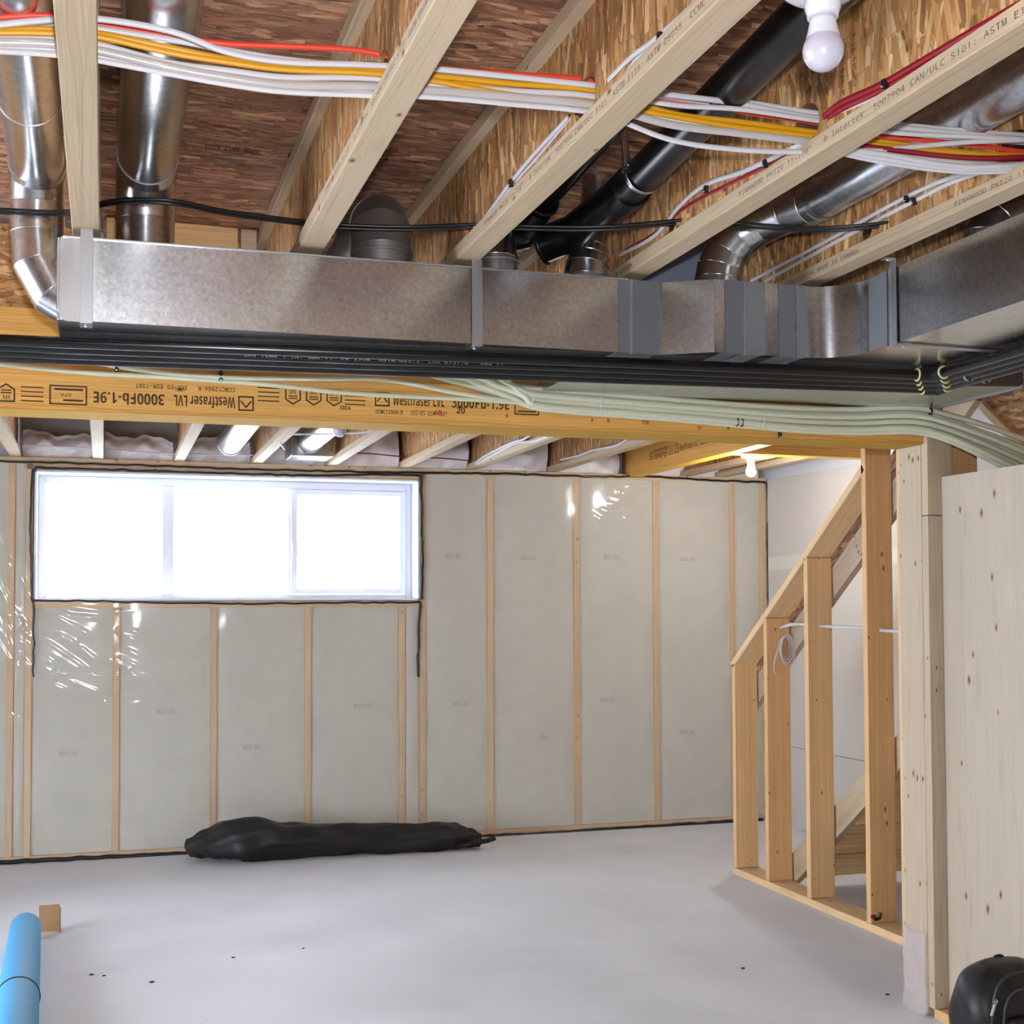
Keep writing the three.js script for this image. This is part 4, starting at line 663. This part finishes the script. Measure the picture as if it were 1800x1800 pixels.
/* pale plastic water tubes along the beam */
{
  const tube = (pts, z, r, label, group) => tag(obj('water_tube', sweep(pts.map(p => atZ(p[0], p[1], p[2] ?? z)), r, { radial: 10, seg: pts.length * 10 }), MAT.pex), label, 'tube', group);
  tube([[-60, 634], [0, 640], [150, 655], [300, 664], [470, 676], [600, 690], [720, 697], [860, 704], [1000, 715], [1200, 728], [1400, 744], [1560, 750], [1640, 757, -4.13], [1720, 785, -4.12], [1830, 845, -4.1]], -4.18, 0.008, 'thin pale tube lowest along the left half of the beam');
  tube([[150, 634], [220, 646], [300, 656], [420, 664], [560, 666], [680, 668], [800, 690], [950, 712], [1100, 722], [1300, 736], [1500, 748], [1630, 752, -4.12], [1720, 775, -4.1], [1830, 830, -4.08]], -4.165, 0.008, 'thin pale tube just under the black pipes on the left');
  const place = ['third lowest', 'fifth lowest', 'second highest', 'lowest', 'highest', 'fourth lowest', 'third highest', 'second lowest'];
  const off = [[0, 0], [-9, 0.004], [-17, 0.012], [9, 0.01], [-25, 0.02], [-5, 0.025], [-14, 0.03], [4, 0.03]];
  off.forEach(([dv, dz], i) => {
    const s = [[700 + i * 26, 640 + (i % 3) * 8], [780 + i * 16, 664 + (i % 2) * 6], [880 + i * 6, 694 + dv * 0.6], [950, 709 + dv], [1080, 720 + dv], [1220, 731 + dv], [1380, 745 + dv * 1.1], [1500, 750 + dv * 1.2], [1600, 748 + dv * 1.25, -4.14], [1660, 760 + dv * 1.3, -4.125], [1740, 793 + dv * 1.7, -4.11], [1840, 842 + dv * 2.2, -4.1]];
    const q = s.map(p => [p[0], p[1], (p[2] ?? -4.175) + dz]); tube(q, 0, 0.0105, `${place[i]} pale water tube in the bundle along the right half of the beam`);
  });
  const tie = (u, v, l) => { const q = atZ(u, v, -4.145); tag(obj('cable_tie', new THREE.TorusGeometry(0.03, 0.0018, 6, 28).scale(0.7, 1.05, 1).rotateY(Math.PI / 2).rotateZ(-0.12).translate(q.x, q.y, q.z), MAT.white), l, 'cable tie'); };
  tie(934, 700, 'left thin white tie round the pale tubes under the black pipes'); tie(1054, 708, 'middle thin white tie round the pale tubes'); tie(1340, 737, 'right thin white tie round the pale tubes');
  const clip = (u, v, z, l) => { const q = atZ(u, v, z), t = thing('tube_clip', l, 'clip', q.toArray()); obj('hook', ring(q, V(1, 0, 0.2), 0.012, 0.004, 8, 20), MAT.blackRubber, t); obj('nail_head', new THREE.SphereGeometry(0.004, 8, 6).translate(q.x, q.y - 0.012, q.z + 0.006), MAT.galvBright, t); };
  clip(1281, 747, -4.185, 'black tube clip nailed to the beam below the pale tubes, leftmost of three'); clip(1296, 742, -4.15, 'black tube clip second from left below the pale tubes'); clip(1304, 743, -4.15, 'black tube clip third from left below the pale tubes'); clip(1371, 762, -4.185, 'black tube clip nearest the right end of the beam'); clip(1636, 724, -4.1, 'black tube clip above the post, under the duct corner');
}

/* ---------- post, plywood partition, stair wall ---------- */
{
  const t = thing('support_post', 'built-up pale wood post with knots under the end of the yellow beam', 'post', [2.96, 0, -4.29]);
  obj('post_board', board(2.925, 2.962, 0.012, 2.127, -4.36, -4.218, 'y'), MAT.post, t);
  obj('post_board', board(2.963, 3.0, 0.012, 2.127, -4.36, -4.218, 'y'), MAT.post, t);
  // plastic wrapped round the foot
  const g = new THREE.BufferGeometry(), pos = [], idx = [], path = [[2.97, -4.3645], [2.9225, -4.364], [2.9215, -4.3], [2.922, -4.217]], N = 34, Mx = 40;
  for (let j = 0; j <= N; j++) for (let i = 0; i <= Mx; i++) { const s = i / Mx * 3, k = Math.min(2, Math.floor(s)), f = s - k, x = path[k][0] + (path[k + 1][0] - path[k][0]) * f, z = path[k][1] + (path[k + 1][1] - path[k][1]) * f; const y = 0.01 + j / N * 0.30 + 0.012 * Math.sin(s * 1.7 + 1), w = 0.0045 + 0.0035 * Math.sin(2.1 * s + 3 * j / N) * Math.sin(4.5 * j / N + 1.3 * s + 1) + 0.002 * Math.abs(Math.sin(6.3 * s + 9 * j / N + Math.sin(7 * j / N)) * Math.sin(11 * j / N - 3 * s)) + 0.004 * Math.exp(-j / 3); pos.push(x - w, y, z); }
  for (let j = 0; j < N; j++) for (let i = 0; i < Mx; i++) { const a = j * (Mx + 1) + i, b = a + Mx + 1; idx.push(a, a + 1, b + 1, a, b + 1, b); }
  g.setAttribute('position', new THREE.Float32BufferAttribute(pos, 3)); g.setIndex(idx); g.computeVertexNormals();
  const fl = obj('plastic_wrap', g, std({ color: 0xf4eff0, roughness: 0.16, transmission: 0.72, thickness: 0 }), t); fl.userData.label = 'crumpled clear plastic wrapped round the foot';

  const wall = struct('wall_partition', board(2.94, 3.08, 0.0, 0.038, -4.205, 3.58, 'z'), MAT.stud[2]);
  obj('end_stud', board(2.925, 3.03, 0.04, 1.858, -4.216, -4.178, 'y'), MAT.post, wall);
  obj('end_stud', board(2.926, 3.03, 1.861, 2.25, -4.216, -4.178, 'y'), MAT.spf[1], wall);
  for (const z of [-3.7, -3.2, -2.6, -2.0, -1.4, -0.8]) obj('stud', board(3.005, 3.075, 0.04, 2.0, z - 0.019, z + 0.019, 'y'), pick(MAT.stud), wall);
  obj('plywood_sheet', plainBox(2.985, 3.003, 0.04, 2.003, -4.176, -1.74, 'y'), MAT.ply, wall);
  obj('plywood_sheet', plainBox(2.985, 3.003, 0.04, 2.003, -1.736, 0.7, 'y', true), MAT.ply, wall);
  obj('plywood_sheet', plainBox(2.985, 3.003, 0.04, 2.003, 0.704, 3.14, 'y', true), MAT.ply, wall);
  // boards seen above the plywood
  const b1 = obj('lumber_post', board(3.05, 3.10, 0.0, 2.2, -4.36, -4.30, 'y'), MAT.stud[1]); tag(b1, 'narrow pale board standing just right of the post, above the plywood edge', 'lumber');
  const b2 = obj('lumber_post', board(3.102, 3.245, 0.0, 2.2, -4.35, -4.31, 'y'), MAT.stud[2]); tag(b2, 'wide reddish board standing behind the plywood top edge', 'lumber');
  const b3 = obj('stair_panel', prism([[-4.36, 2.36], [-4.33, 2.305], [-4.08, 2.10], [-3.6, 1.9], [-3.2, 2.1], [-3.4, 2.42], [-4.2, 2.42]], 0.02, new THREE.Matrix4().makeBasis(V(0, 0, 1), V(0, 1, 0), V(-1, 0, 0)).setPosition(3.32, 0, 0)), MAT.osbWeb); uvm(b3.geometry, 'z'); tag(b3, 'brown slanted board closing the stair underside at the right photo edge', 'panel');
  const b4 = obj('stair_trim', bar(V(3.295, 2.31, -4.34), V(3.295, 2.09, -4.07), 0.03, 0.03, V(1, 0, 0)), MAT.stud[1]); tag(b4, 'light sloping strip along the edge of the brown slanted board', 'lumber');
}
{
  const XA = 3.43, XB = 3.57, s = struct('wall_stair', board(XA, XB, 0, 0.038, -6.80, -4.38, 'z'), MAT.stud[1]);
  const slope = (2.19 - 1.2) / (6.76 - 5.385), yt = z => 1.2 + slope * (z + 6.76);
  const st = (z, top, m) => obj('stud', board(XA, XB, 0.04, top, z - 0.038, z, 'y'), m, s);
  st(-6.745, yt(-6.765) - 0.005, MAT.stud[0]); st(-6.365, yt(-6.39) - 0.012, MAT.stud[2]); st(-5.93, yt(-5.955) - 0.012, MAT.stud[0]); st(-5.385, 2.41, MAT.stud[2]);
  obj('stud', board(XA, XB, 0.04, 2.41, -5.135, -5.097, 'y'), MAT.stud[1], s);
  obj('stud', board(XA + 0.004, XB, 0.04, 2.41, -5.09, -5.052, 'y'), MAT.stud[0], s);
  const dir = V(0, slope, 1).normalize();
  obj('sloped_plate', bar(V((XA + XB) / 2, yt(-6.79) + 0.002, -6.79), V((XA + XB) / 2, yt(-5.405) + 0.002, -5.405), XB - XA, 0.038, V(1, 0, 0)), MAT.stud[1], s);
  obj('top_plate', board(XA, XB, 2.41, 2.418, -5.43, -4.4, 'z'), MAT.stud[0], s);
  // staircase behind: stringers, treads and risers rising towards the camera
  const t = thing('staircase', 'rough wood stairs behind the open stud wall, stringer rising towards the camera', 'staircase', [4.05, 0, -6.3]);
  const mid = z => 0.097 + 0.73 * (z + 6.4);
  for (const x of [3.60, 4.50]) {
    const g = prism([[-6.395, 0.003], [-6.395, 0.172], [-3.0, 0.172 + 0.73 * 3.395], [-3.0, 0.018 + 0.73 * 3.395], [-6.42 + 0.005, 0.003]].map(([z, y], i) => i === 4 ? [-6.39, 0.003] : [z, y]), 0.036, new THREE.Matrix4().makeBasis(V(0, 0, 1), V(0, 1, 0), V(-1, 0, 0)).setPosition(x + 0.018, 0, 0));
    g.computeVertexNormals(); const a = Math.atan(0.73); const r = g.clone().applyMatrix4(new THREE.Matrix4().makeRotationX(a)); uvm(r, 'z', rnd() * 2, rnd() * 2); const u = (r.index ? r.toNonIndexed() : r).attributes.uv; const q = g.index ? g.toNonIndexed() : g; q.setAttribute('uv', u);
    obj('stringer', q, MAT.spf[1], t);
  }
  for (let i = 0; i < 12; i++) { const z = -6.34 + i * 0.27, y = mid(z + 0.13) + 0.02; obj('tread', board(3.62, 4.48, y - 0.03, y, z, z + 0.27, 'x'), MAT.stud[2], t); obj('riser', board(3.62, 4.48, Math.max(0.002, y - 0.2), y - 0.03, z, z + 0.018, 'x'), MAT.stud[0], t); }
  const h = obj('sloping_board', bar(V(3.60, 0.949, -6.90), V(3.60, 0.949 + 0.72 * 2.1, -4.8), 0.132, 0.038, V(0, 1, 0)), MAT.post); tag(h, 'pale knotty sloping board fixed inside the stud wall under the sloped plate', 'lumber');
  const h2 = obj('shade_strip', bar(V(3.632, 1.13, -6.88), V(3.632, 1.13 + 0.72 * 2.08, -4.8), 0.17, 0.012, V(0, 1, 0)), MAT.osbDark); tag(h2, 'dark brown strip standing in for shade between the sloped plate and the pale sloping board', 'lumber');  // dark strip added for the shade in the gap above the sloping board
  // cable through the studs with a coil on the second stud
  tag(obj('electrical_cable', sweep([V(3.50, 1.405, -6.34), V(3.5, 1.425, -6.2), V(3.5, 1.42, -5.95), V(3.5, 1.415, -5.6), V(3.5, 1.405, -5.3), V(3.5, 1.40, -5.06)], 0.006, { flat: 1.4, seg: 40 }), MAT.white), 'white cable run level through the open stair wall studs', 'cable');
  const c = thing('cable_coil', 'loosely coiled white cable end hung on the second stair wall stud', 'cable', [3.53, 1.3, -6.33]);
  for (let i = 0; i < 4; i++) obj('loop', new THREE.TorusGeometry(0.035 + i * 0.007, 0.0035, 8, 40).scale(0.85, 1.5, 1).rotateY(0.1 * i - 0.15).translate(3.53 + 0.004 * i, 1.30 - 0.006 * i, -6.352 + 0.006 * i), MAT.white, c);
  obj('tail', sweep([V(3.50, 1.34, -6.34), V(3.475, 1.27, -6.335), V(3.46, 1.2, -6.345), V(3.47, 1.15, -6.35)], 0.0035, { seg: 30 }), MAT.white, c);
  const q = V(3.445, 0.075, -5.375), k = thing('tape_scrap', 'small red and black scrap caught at the foot of the last stair stud', 'scrap', q.toArray());
  obj('red_end', new THREE.SphereGeometry(0.012, 12, 8).scale(1.4, 0.8, 0.7).translate(q.x - 0.012, q.y, q.z + 0.006), MAT.red, k); obj('black_end', sweep([V(q.x - 0.01, q.y - 0.012, q.z + 0.008), V(q.x + 0.015, q.y - 0.008, q.z + 0.01), V(q.x + 0.024, q.y + 0.018, q.z + 0.008)], 0.008, { seg: 20 }), MAT.black, k);
}

/* ---------- insulation in the rim bays and small things over the far wall ---------- */
{
  const lump = (x0, x1, h0, h1, z, label, k) => {
    const g = new THREE.PlaneGeometry(x1 - x0, 1, 22, 14), p = g.attributes.position;
    for (let i = 0; i < p.count; i++) { const s = (p.getX(i) + (x1 - x0) / 2) / (x1 - x0), t = p.getY(i) + 0.5, top = (h0 + (h1 - h0) * s) * (1 + 0.09 * Math.sin(9 * s + 2 * k) + 0.05 * Math.sin(23 * s + k)); p.setXYZ(i, x0 + s * (x1 - x0), 2.442 + t * top, z + 0.07 * Math.sin(Math.PI * Math.min(1, t * 1.15)) * (0.6 + 0.4 * Math.sin(3 * s + k)) + 0.014 * Math.sin(11 * s + 3 * k + 2 * t) * Math.sin(7 * t + k) + 0.005 * Math.sin(23 * s - 9 * t + k) + 0.004 * (rnd() - 0.5)); }
    g.computeVertexNormals(); const front = uvm(g, 'x', rnd(), rnd()); const sm = mergeVertices(front, 1e-4); sm.computeVertexNormals();
    const o = obj('insulation_batt', sm, MAT.rimBatt); return tag(o, label, 'insulation');
  };
  const bx = [-0.481, -0.007, 0.475, 0.953, 1.428, 1.908, 2.375, 2.94, 3.47];
  const where = ['first rim bay from the left, above the window corner', 'rim bay above the left window pane', 'rim bay under the far left round duct', 'rim bay under the far right round duct', 'rim bay with the thin red cable, left part', 'rim bay with the thin red cable, right part', 'rim bay left of the loose white loops', 'rim bay left of the yellow trimmer beam'];
  for (let i = 0; i < 8; i++) lump(bx[i] + 0.005, bx[i + 1] - 0.066, i < 4 ? 0.16 : 0.29, i < 4 ? 0.14 : 0.27, -8.46 + (i > 3 ? 0.03 : 0), 'grey plastic-wrapped insulation stuffed in the ' + where[i], i);
  lump(3.57, 4.5, 0.29, 0.29, -8.46, 'pale insulation in the rim bay behind the lit bulb', 9);
  tag(obj('electrical_cable', sweep([V(1.36, 2.50, -8.33), V(1.6, 2.515, -8.32), V(1.9, 2.50, -8.32), V(2.1, 2.50, -8.32), V(2.32, 2.49, -8.33)], 0.004, { seg: 40 }), MAT.red), 'thin dark red cable across the wrapped insulation above the wall', 'cable');
  tag(obj('electrical_cable', sweep([V(-0.45, 2.5, -8.32), V(0, 2.49, -8.31), V(0.3, 2.475, -8.31), V(0.9, 2.48, -8.31)], 0.004, { seg: 40 }), MAT.white), 'thin white cable lying across the insulation above the left pane', 'cable');
  tag(obj('conduit', cyl(V(0.478, 2.56, -7.2), V(0.88, 2.56, -7.2), 0.006, 0.006, 12), MAT.white), 'thin white rod crossing under the far left round duct', 'rod');
  tag(obj('electrical_cable', sweep([atZ(500, 790, -7.4), atZ(488, 770, -7.2), atZ(500, 764, -7.0), atZ(560, 763, -6.8), atZ(640, 760, -6.6), atZ(655, 748, -6.5)], 0.0045, { seg: 40 }), MAT.white), 'white cable looping past the far hanging bulb', 'cable');
  const lp = (pts, l) => tag(obj('electrical_cable', sweep(pts.map(p => atX(p[0], p[1], 2.31)), 0.006, { flat: 1.3, seg: 60 }), MAT.white), l, 'cable');
  lp([[836, 815], [850, 803], [900, 778], [918, 773], [940, 762], [975, 757]], 'upper of the loose white cable loops on the far joist'); lp([[840, 815], [860, 803], [905, 780], [935, 776], [960, 768], [985, 757]], 'lower of the loose white cable loops on the far joist');
  tag(obj('electrical_cable', sweep([[985, 808], [1020, 800], [1040, 792], [1070, 786], [1090, 780], [1110, 769], [1140, 765]].map(p => atX(p[0], p[1], 2.87)), 0.006, { flat: 1.3, seg: 50 }), MAT.white), 'white cable stapled along the far joist next to the yellow trimmer', 'cable');
  const d = tag(obj('flat_duct', board(1.95, 2.28, 2.60, JT - 0.001, -8.0, -7.0, 'z', 0.01), MAT.galv), 'flat galvanized duct stub between far joists right of the window', 'duct');
}

/* ---------- lamps ---------- */
function lampholder(label, p, on) {   // p: centre of the globe, hanging straight down
  const t = thing('lampholder', label, 'lamp', p.toArray());
  const L = (pts, c) => { const g = new THREE.LatheGeometry(pts.map(q => new THREE.Vector2(q[0], q[1])), 40); g.translate(c.x, c.y, c.z); return g; };
  obj('base_plate', L([[0, 0.104], [0.057, 0.104], [0.061, 0.098], [0.06, 0.091], [0.05, 0.084], [0.033, 0.079], [0.025, 0.075], [0, 0.075]], p), MAT.porcelain, t);
  obj('socket', L([[0, 0.078], [0.027, 0.078], [0.0265, 0.062], [0.0235, 0.054], [0.0225, 0.048], [0, 0.048]], p), MAT.porcelain, t);
  obj('bulb_neck', L([[0, 0.05], [0.0195, 0.05], [0.02, 0.04], [0.0225, 0.028], [0.0245, 0.02], [0.0245, 0.0195], [0, 0.0195]], p), on ? MAT.bulbOn : MAT.porcelain, t);
  const gl = [[0.0248, 0.0195]]; for (let i = 0; i <= 14; i++) { const a = 0.72 - i / 14 * (0.72 + Math.PI / 2); gl.push([Math.max(0, 0.0305 * Math.cos(a)), 0.0305 * Math.sin(a) - 0.001]); }
  obj('bulb', L(gl, p), on ? MAT.bulbOn : MAT.bulb, t);
  for (const s of [-1, 1]) obj('screw_head', new THREE.SphereGeometry(0.004, 10, 8).scale(1, 0.5, 1).translate(p.x + s * 0.042, p.y + 0.083, p.z + 0.005), MAT.strap, t);
  return t;
}
{
  const b1 = ray(1447, 88).multiplyScalar(1.94).add(EYE);
  lampholder('unlit white bulb in a porcelain holder hanging between the near joists', b1, false);
  tag(obj('junction_box', cyl(V(b1.x, b1.y + 0.105, b1.z), V(b1.x, b1.y + 0.145, b1.z), 0.05, 0.05, 8), MAT.galv), 'metal box carrying the unlit near bulb holder', 'box');
  tag(obj('mounting_board', board(0.905, 1.40, b1.y + 0.146, b1.y + 0.184, b1.z - 0.045, b1.z + 0.045, 'x'), MAT.stud[1]), 'short board between two joists above the unlit near bulb', 'lumber');
  const b3 = ray(597, 756).multiplyScalar(5.9).add(EYE);
  lampholder('unlit round bulb hanging beside the far ducts, just under the beam edge', b3, false);
  tag(obj('mounting_board', board(0.956, 1.362, b3.y + 0.105, b3.y + 0.143, b3.z - 0.045, b3.z + 0.045, 'x'), MAT.stud[1]), 'short board between two far joists above the far unlit bulb', 'lumber');
  const b2 = ray(1320, 829).multiplyScalar(7.9).add(EYE);
  lampholder('lit glowing bulb hanging in front of the far right corner', b2, true);
  tag(obj('mounting_board', board(3.57, 3.884, b2.y + 0.105, b2.y + 0.143, b2.z - 0.045, b2.z + 0.045, 'x'), MAT.stud[1]), 'short board between trimmer beam and joist above the lit bulb', 'lumber');
  const pl = new THREE.PointLight(new THREE.Color(1, 0.95, 0.92), 2.4); pl.position.copy(b2); pl.castShadow = true; pl.shadow.radius = 1.5; scene.add(pl);
}

/* ---------- things on the floor ---------- */
{
  const pts = [V(0.5, 0.075, -8.2), V(0.62, 0.10, -8.14), V(0.82, 0.13, -8.06), V(1.1, 0.105, -8.05), V(1.45, 0.09, -8.06), V(1.8, 0.085, -8.03), V(2.08, 0.085, -8.02), V(2.2, 0.065, -8.03), V(2.29, 0.045, -8.03)];
  const rad = [0.055, 0.09, 0.13, 0.108, 0.092, 0.09, 0.088, 0.062, 0.04], curve = new THREE.CatmullRomCurve3(pts), n = 130, m = 36, pos = [], idx = [];
  for (let i = 0; i <= n; i++) {
    const t = i / n, p = curve.getPoint(t), tg = curve.getTangent(t), s = tg.clone().cross(V(0, 1, 0)).normalize(), k = s.clone().cross(tg); const f = t * (rad.length - 1), a = Math.min(rad.length - 2, Math.floor(f)), R = rad[a] + (rad[a + 1] - rad[a]) * (f - a);
    for (let j = 0; j <= m; j++) { const th = j / m * 6.2832, w = R * (1 + 0.07 * Math.sin(3 * th + 17 * t) + 0.05 * Math.sin(7 * th - 31 * t) + 0.05 * Math.sin(60 * t + 2 * th)) * (i === 0 || i === n ? 0.15 : 1), q = p.clone().addScaledVector(s, w * 1.15 * Math.cos(th)).addScaledVector(k, w * Math.sin(th)); pos.push(q.x, Math.max(0.003, q.y), q.z); }
  }
  for (let i = 0; i < n; i++) for (let j = 0; j < m; j++) { const a = i * (m + 1) + j, b = a + m + 1; idx.push(a, b, a + 1, b, b + 1, a + 1); }
  const g = new THREE.BufferGeometry(); g.setAttribute('position', new THREE.Float32BufferAttribute(pos, 3)); g.setIndex(idx); g.computeVertexNormals();
  const t = thing('rolled_sheet', 'lumpy black rolled-up sheet lying on the floor along the far wall', 'roll', [1.4, 0, -8.05]);
  obj('roll', g, std({ color: 0x0d0b0c, roughness: 0.55 }), t);
  const e = obj('loose_end', sweep([V(2.12, 0.03, -7.96), V(2.22, 0.045, -7.95), V(2.31, 0.055, -7.95), V(2.36, 0.07, -7.95)], 0.03, { flat: 0.55, seg: 20 }), std({ color: 0x121011, roughness: 0.5 }), t);
}
{
  const a = V(-0.33, 0.068, -6.42), b = V(-0.27, 0.085, -4.4), d = b.clone().sub(a).normalize();
  const t = thing('foam_roll', 'long blue foam roll lying on the floor at the lower left corner', 'roll', [a.x, 0, a.z]);
  const spiral = (p, r, nrm) => { const o = []; const s = nrm.clone().cross(V(0, 1, 0)).normalize(); for (let i = 0; i <= 70; i++) { const th = i / 70 * 6 * Math.PI, R = r * (0.25 + 0.7 * i / 70); o.push(p.clone().addScaledVector(s, R * Math.cos(th)).addScaledVector(V(0, 1, 0), R * Math.sin(th))); } return o; };
  const blue = std({ color: 0x4d9fd0, roughness: 0.6 });
  obj('foam', cyl(a, b, 0.067, 0.084, 48), blue, t);
  obj('wound_edge', sweep(spiral(b.clone().addScaledVector(d, 0.002), 0.08, d), 0.003, { seg: 200, radial: 6 }), std({ color: 0x9fcfe8, roughness: 0.6 }), t);
  const r = a.clone().lerp(b, 0.585); obj('band', ring(r, d, 0.0775, 0.0035, 8, 48), MAT.black, t);
  const bx = thing('paper_scrap', 'folded brown cardboard flap standing behind the blue foam roll', 'cardboard', [-0.24, 0, -6.55]);
  obj('flap', bar(V(-0.235, 0.0, -6.60), V(-0.235, 0.125, -6.60), 0.09, 0.004, V(1, 0, 0)), std({ color: 0x9b7a55, roughness: 0.8 }), bx);
  obj('flap', bar(V(-0.195, 0.0, -6.58), V(-0.195, 0.12, -6.58), 0.05, 0.004, V(0.5, 0, 0.9)), std({ color: 0x8a6a48, roughness: 0.8 }), bx);
}
{ // backpack against the plywood
  const c = V(2.80, 0, -3.62), t = thing('backpack', 'black backpack with a silver zipper pull standing against the plywood', 'bag', c.toArray());
  const W = 0.175, H = 0.378, D = 0.115, shape = () => {
    const g = new THREE.SphereGeometry(1, 72, 54), p = g.attributes.position, q = V();
    for (let i = 0; i < p.count; i++) {
      q.fromBufferAttribute(p, i); const n = 3.2, k = Math.pow(Math.abs(q.x) ** n + Math.abs(q.y) ** n + Math.abs(q.z) ** n, -1 / n); q.multiplyScalar(k);
      const taper = q.y > 0 ? 1 - 0.2 * q.y * q.y : 1;
      p.setXYZ(i, c.x + q.x * W * taper + 0.0025 * Math.sin(9 * q.y + 4 * q.z), Math.max(0.002, H / 2 + q.y * H / 2), c.z + q.z * D * (q.y > 0 ? 1 - 0.25 * q.y * q.y : 1) + 0.003 * Math.sin(8 * q.x + 6 * q.y));
    }
    const m = mergeVertices((g.deleteAttribute("normal"), g.deleteAttribute("uv"), g), 1e-4); m.computeVertexNormals(); return m;
  };
  const nyl = std({ color: 0x08080a, roughness: 0.48 });
  obj('body', shape(), nyl, t);
  const pk = new RoundedBoxGeometry(0.2, 0.2, 0.06, 5, 0.028); pk.translate(c.x + 0.015, 0.13, c.z + D + 0.0); obj('front_pocket', pk, nyl, t);
  const arcp = (r, h, z, y0) => { const o = []; for (let i = 0; i <= 30; i++) { const a = Math.PI * (1 - i / 30); o.push(V(c.x + r * Math.sign(Math.cos(a)) * Math.pow(Math.abs(Math.cos(a)), 0.6), y0 + h * Math.pow(Math.sin(a), 0.6), z)); } return o; };
  obj('piping', sweep(arcp(0.128, 0.195, c.z + 0.1, 0.165), 0.005, { seg: 80 }), std({ color: 0x24242a, roughness: 0.35 }), t);
  const zp = obj('zipper', sweep(arcp(0.098, 0.13, c.z + 0.119, 0.185), 0.0035, { seg: 80 }), std({ color: 0x3a3a40, roughness: 0.35 }), t);
  const zx = V(c.x - 0.125, 0.275, c.z + 0.112); obj('zipper_pull', [bar(zx, zx.clone().add(V(-0.016, -0.035, 0.002)), 0.009, 0.0025, V(1, 0, 0)), ring(zx.clone().add(V(0.004, 0.008, 0)), V(0.3, 0.3, 1), 0.006, 0.002, 8, 16)], MAT.galvBright, t);
  obj('handle', sweep([V(c.x - 0.022, H - 0.01, c.z - 0.03), V(c.x - 0.01, H + 0.001, c.z - 0.03), V(c.x + 0.01, H + 0.001, c.z - 0.03), V(c.x + 0.022, H - 0.01, c.z - 0.03)], 0.005, { seg: 24 }), nyl, t);
}
{ // crumbs of dirt on the slab
  const where = ['leftmost small', 'second leftmost, largest', 'fourth from the left', 'fifth from the left', 'third from the left, faint', 'second rightmost', 'rightmost'];
  [[161, 1714], [183, 1716], [410, 1684], [533, 1668], [267, 1727], [1306, 1703], [1560, 1749]].forEach(([u, v], i) => { const q = atY(u, v, 0), g = new THREE.IcosahedronGeometry(rr(0.004, 0.008), 1); g.scale(1.6, 0.5, 1); g.translate(q.x, 0.003, q.z); tag(obj('debris_crumb', g, MAT.black), where[i] + ' dark crumb of debris on the bare concrete floor', 'debris'); });
}

/* ---------- the photographer's flash ---------- */
{
  const p = V(0.03, 1.66, 0.02), t = thing('camera_flash', 'small flash lamp above the camera, behind the picture', 'lamp', p.toArray());
  obj('housing', board(p.x - 0.04, p.x + 0.04, p.y - 0.03, p.y + 0.03, p.z + 0.006, p.z + 0.07, 'x', 0.006), MAT.black, t);
  obj('flash_lamp', board(p.x - 0.032, p.x + 0.032, p.y - 0.02, p.y + 0.02, p.z, p.z + 0.005, 'x', 0.001), std({ color: 0xffffff, emissive: new THREE.Color(1, 1, 1), emissiveIntensity: 2 }), t);
  const l = new THREE.RectAreaLight(new THREE.Color(0.96, 0.99, 1.05), 10500, 0.064, 0.04); l.position.set(p.x, p.y, p.z - 0.004); l.lookAt(p.x + 0.9, p.y + 0.35, p.z - 4); scene.add(l);
}
renderer.render(scene, camera);
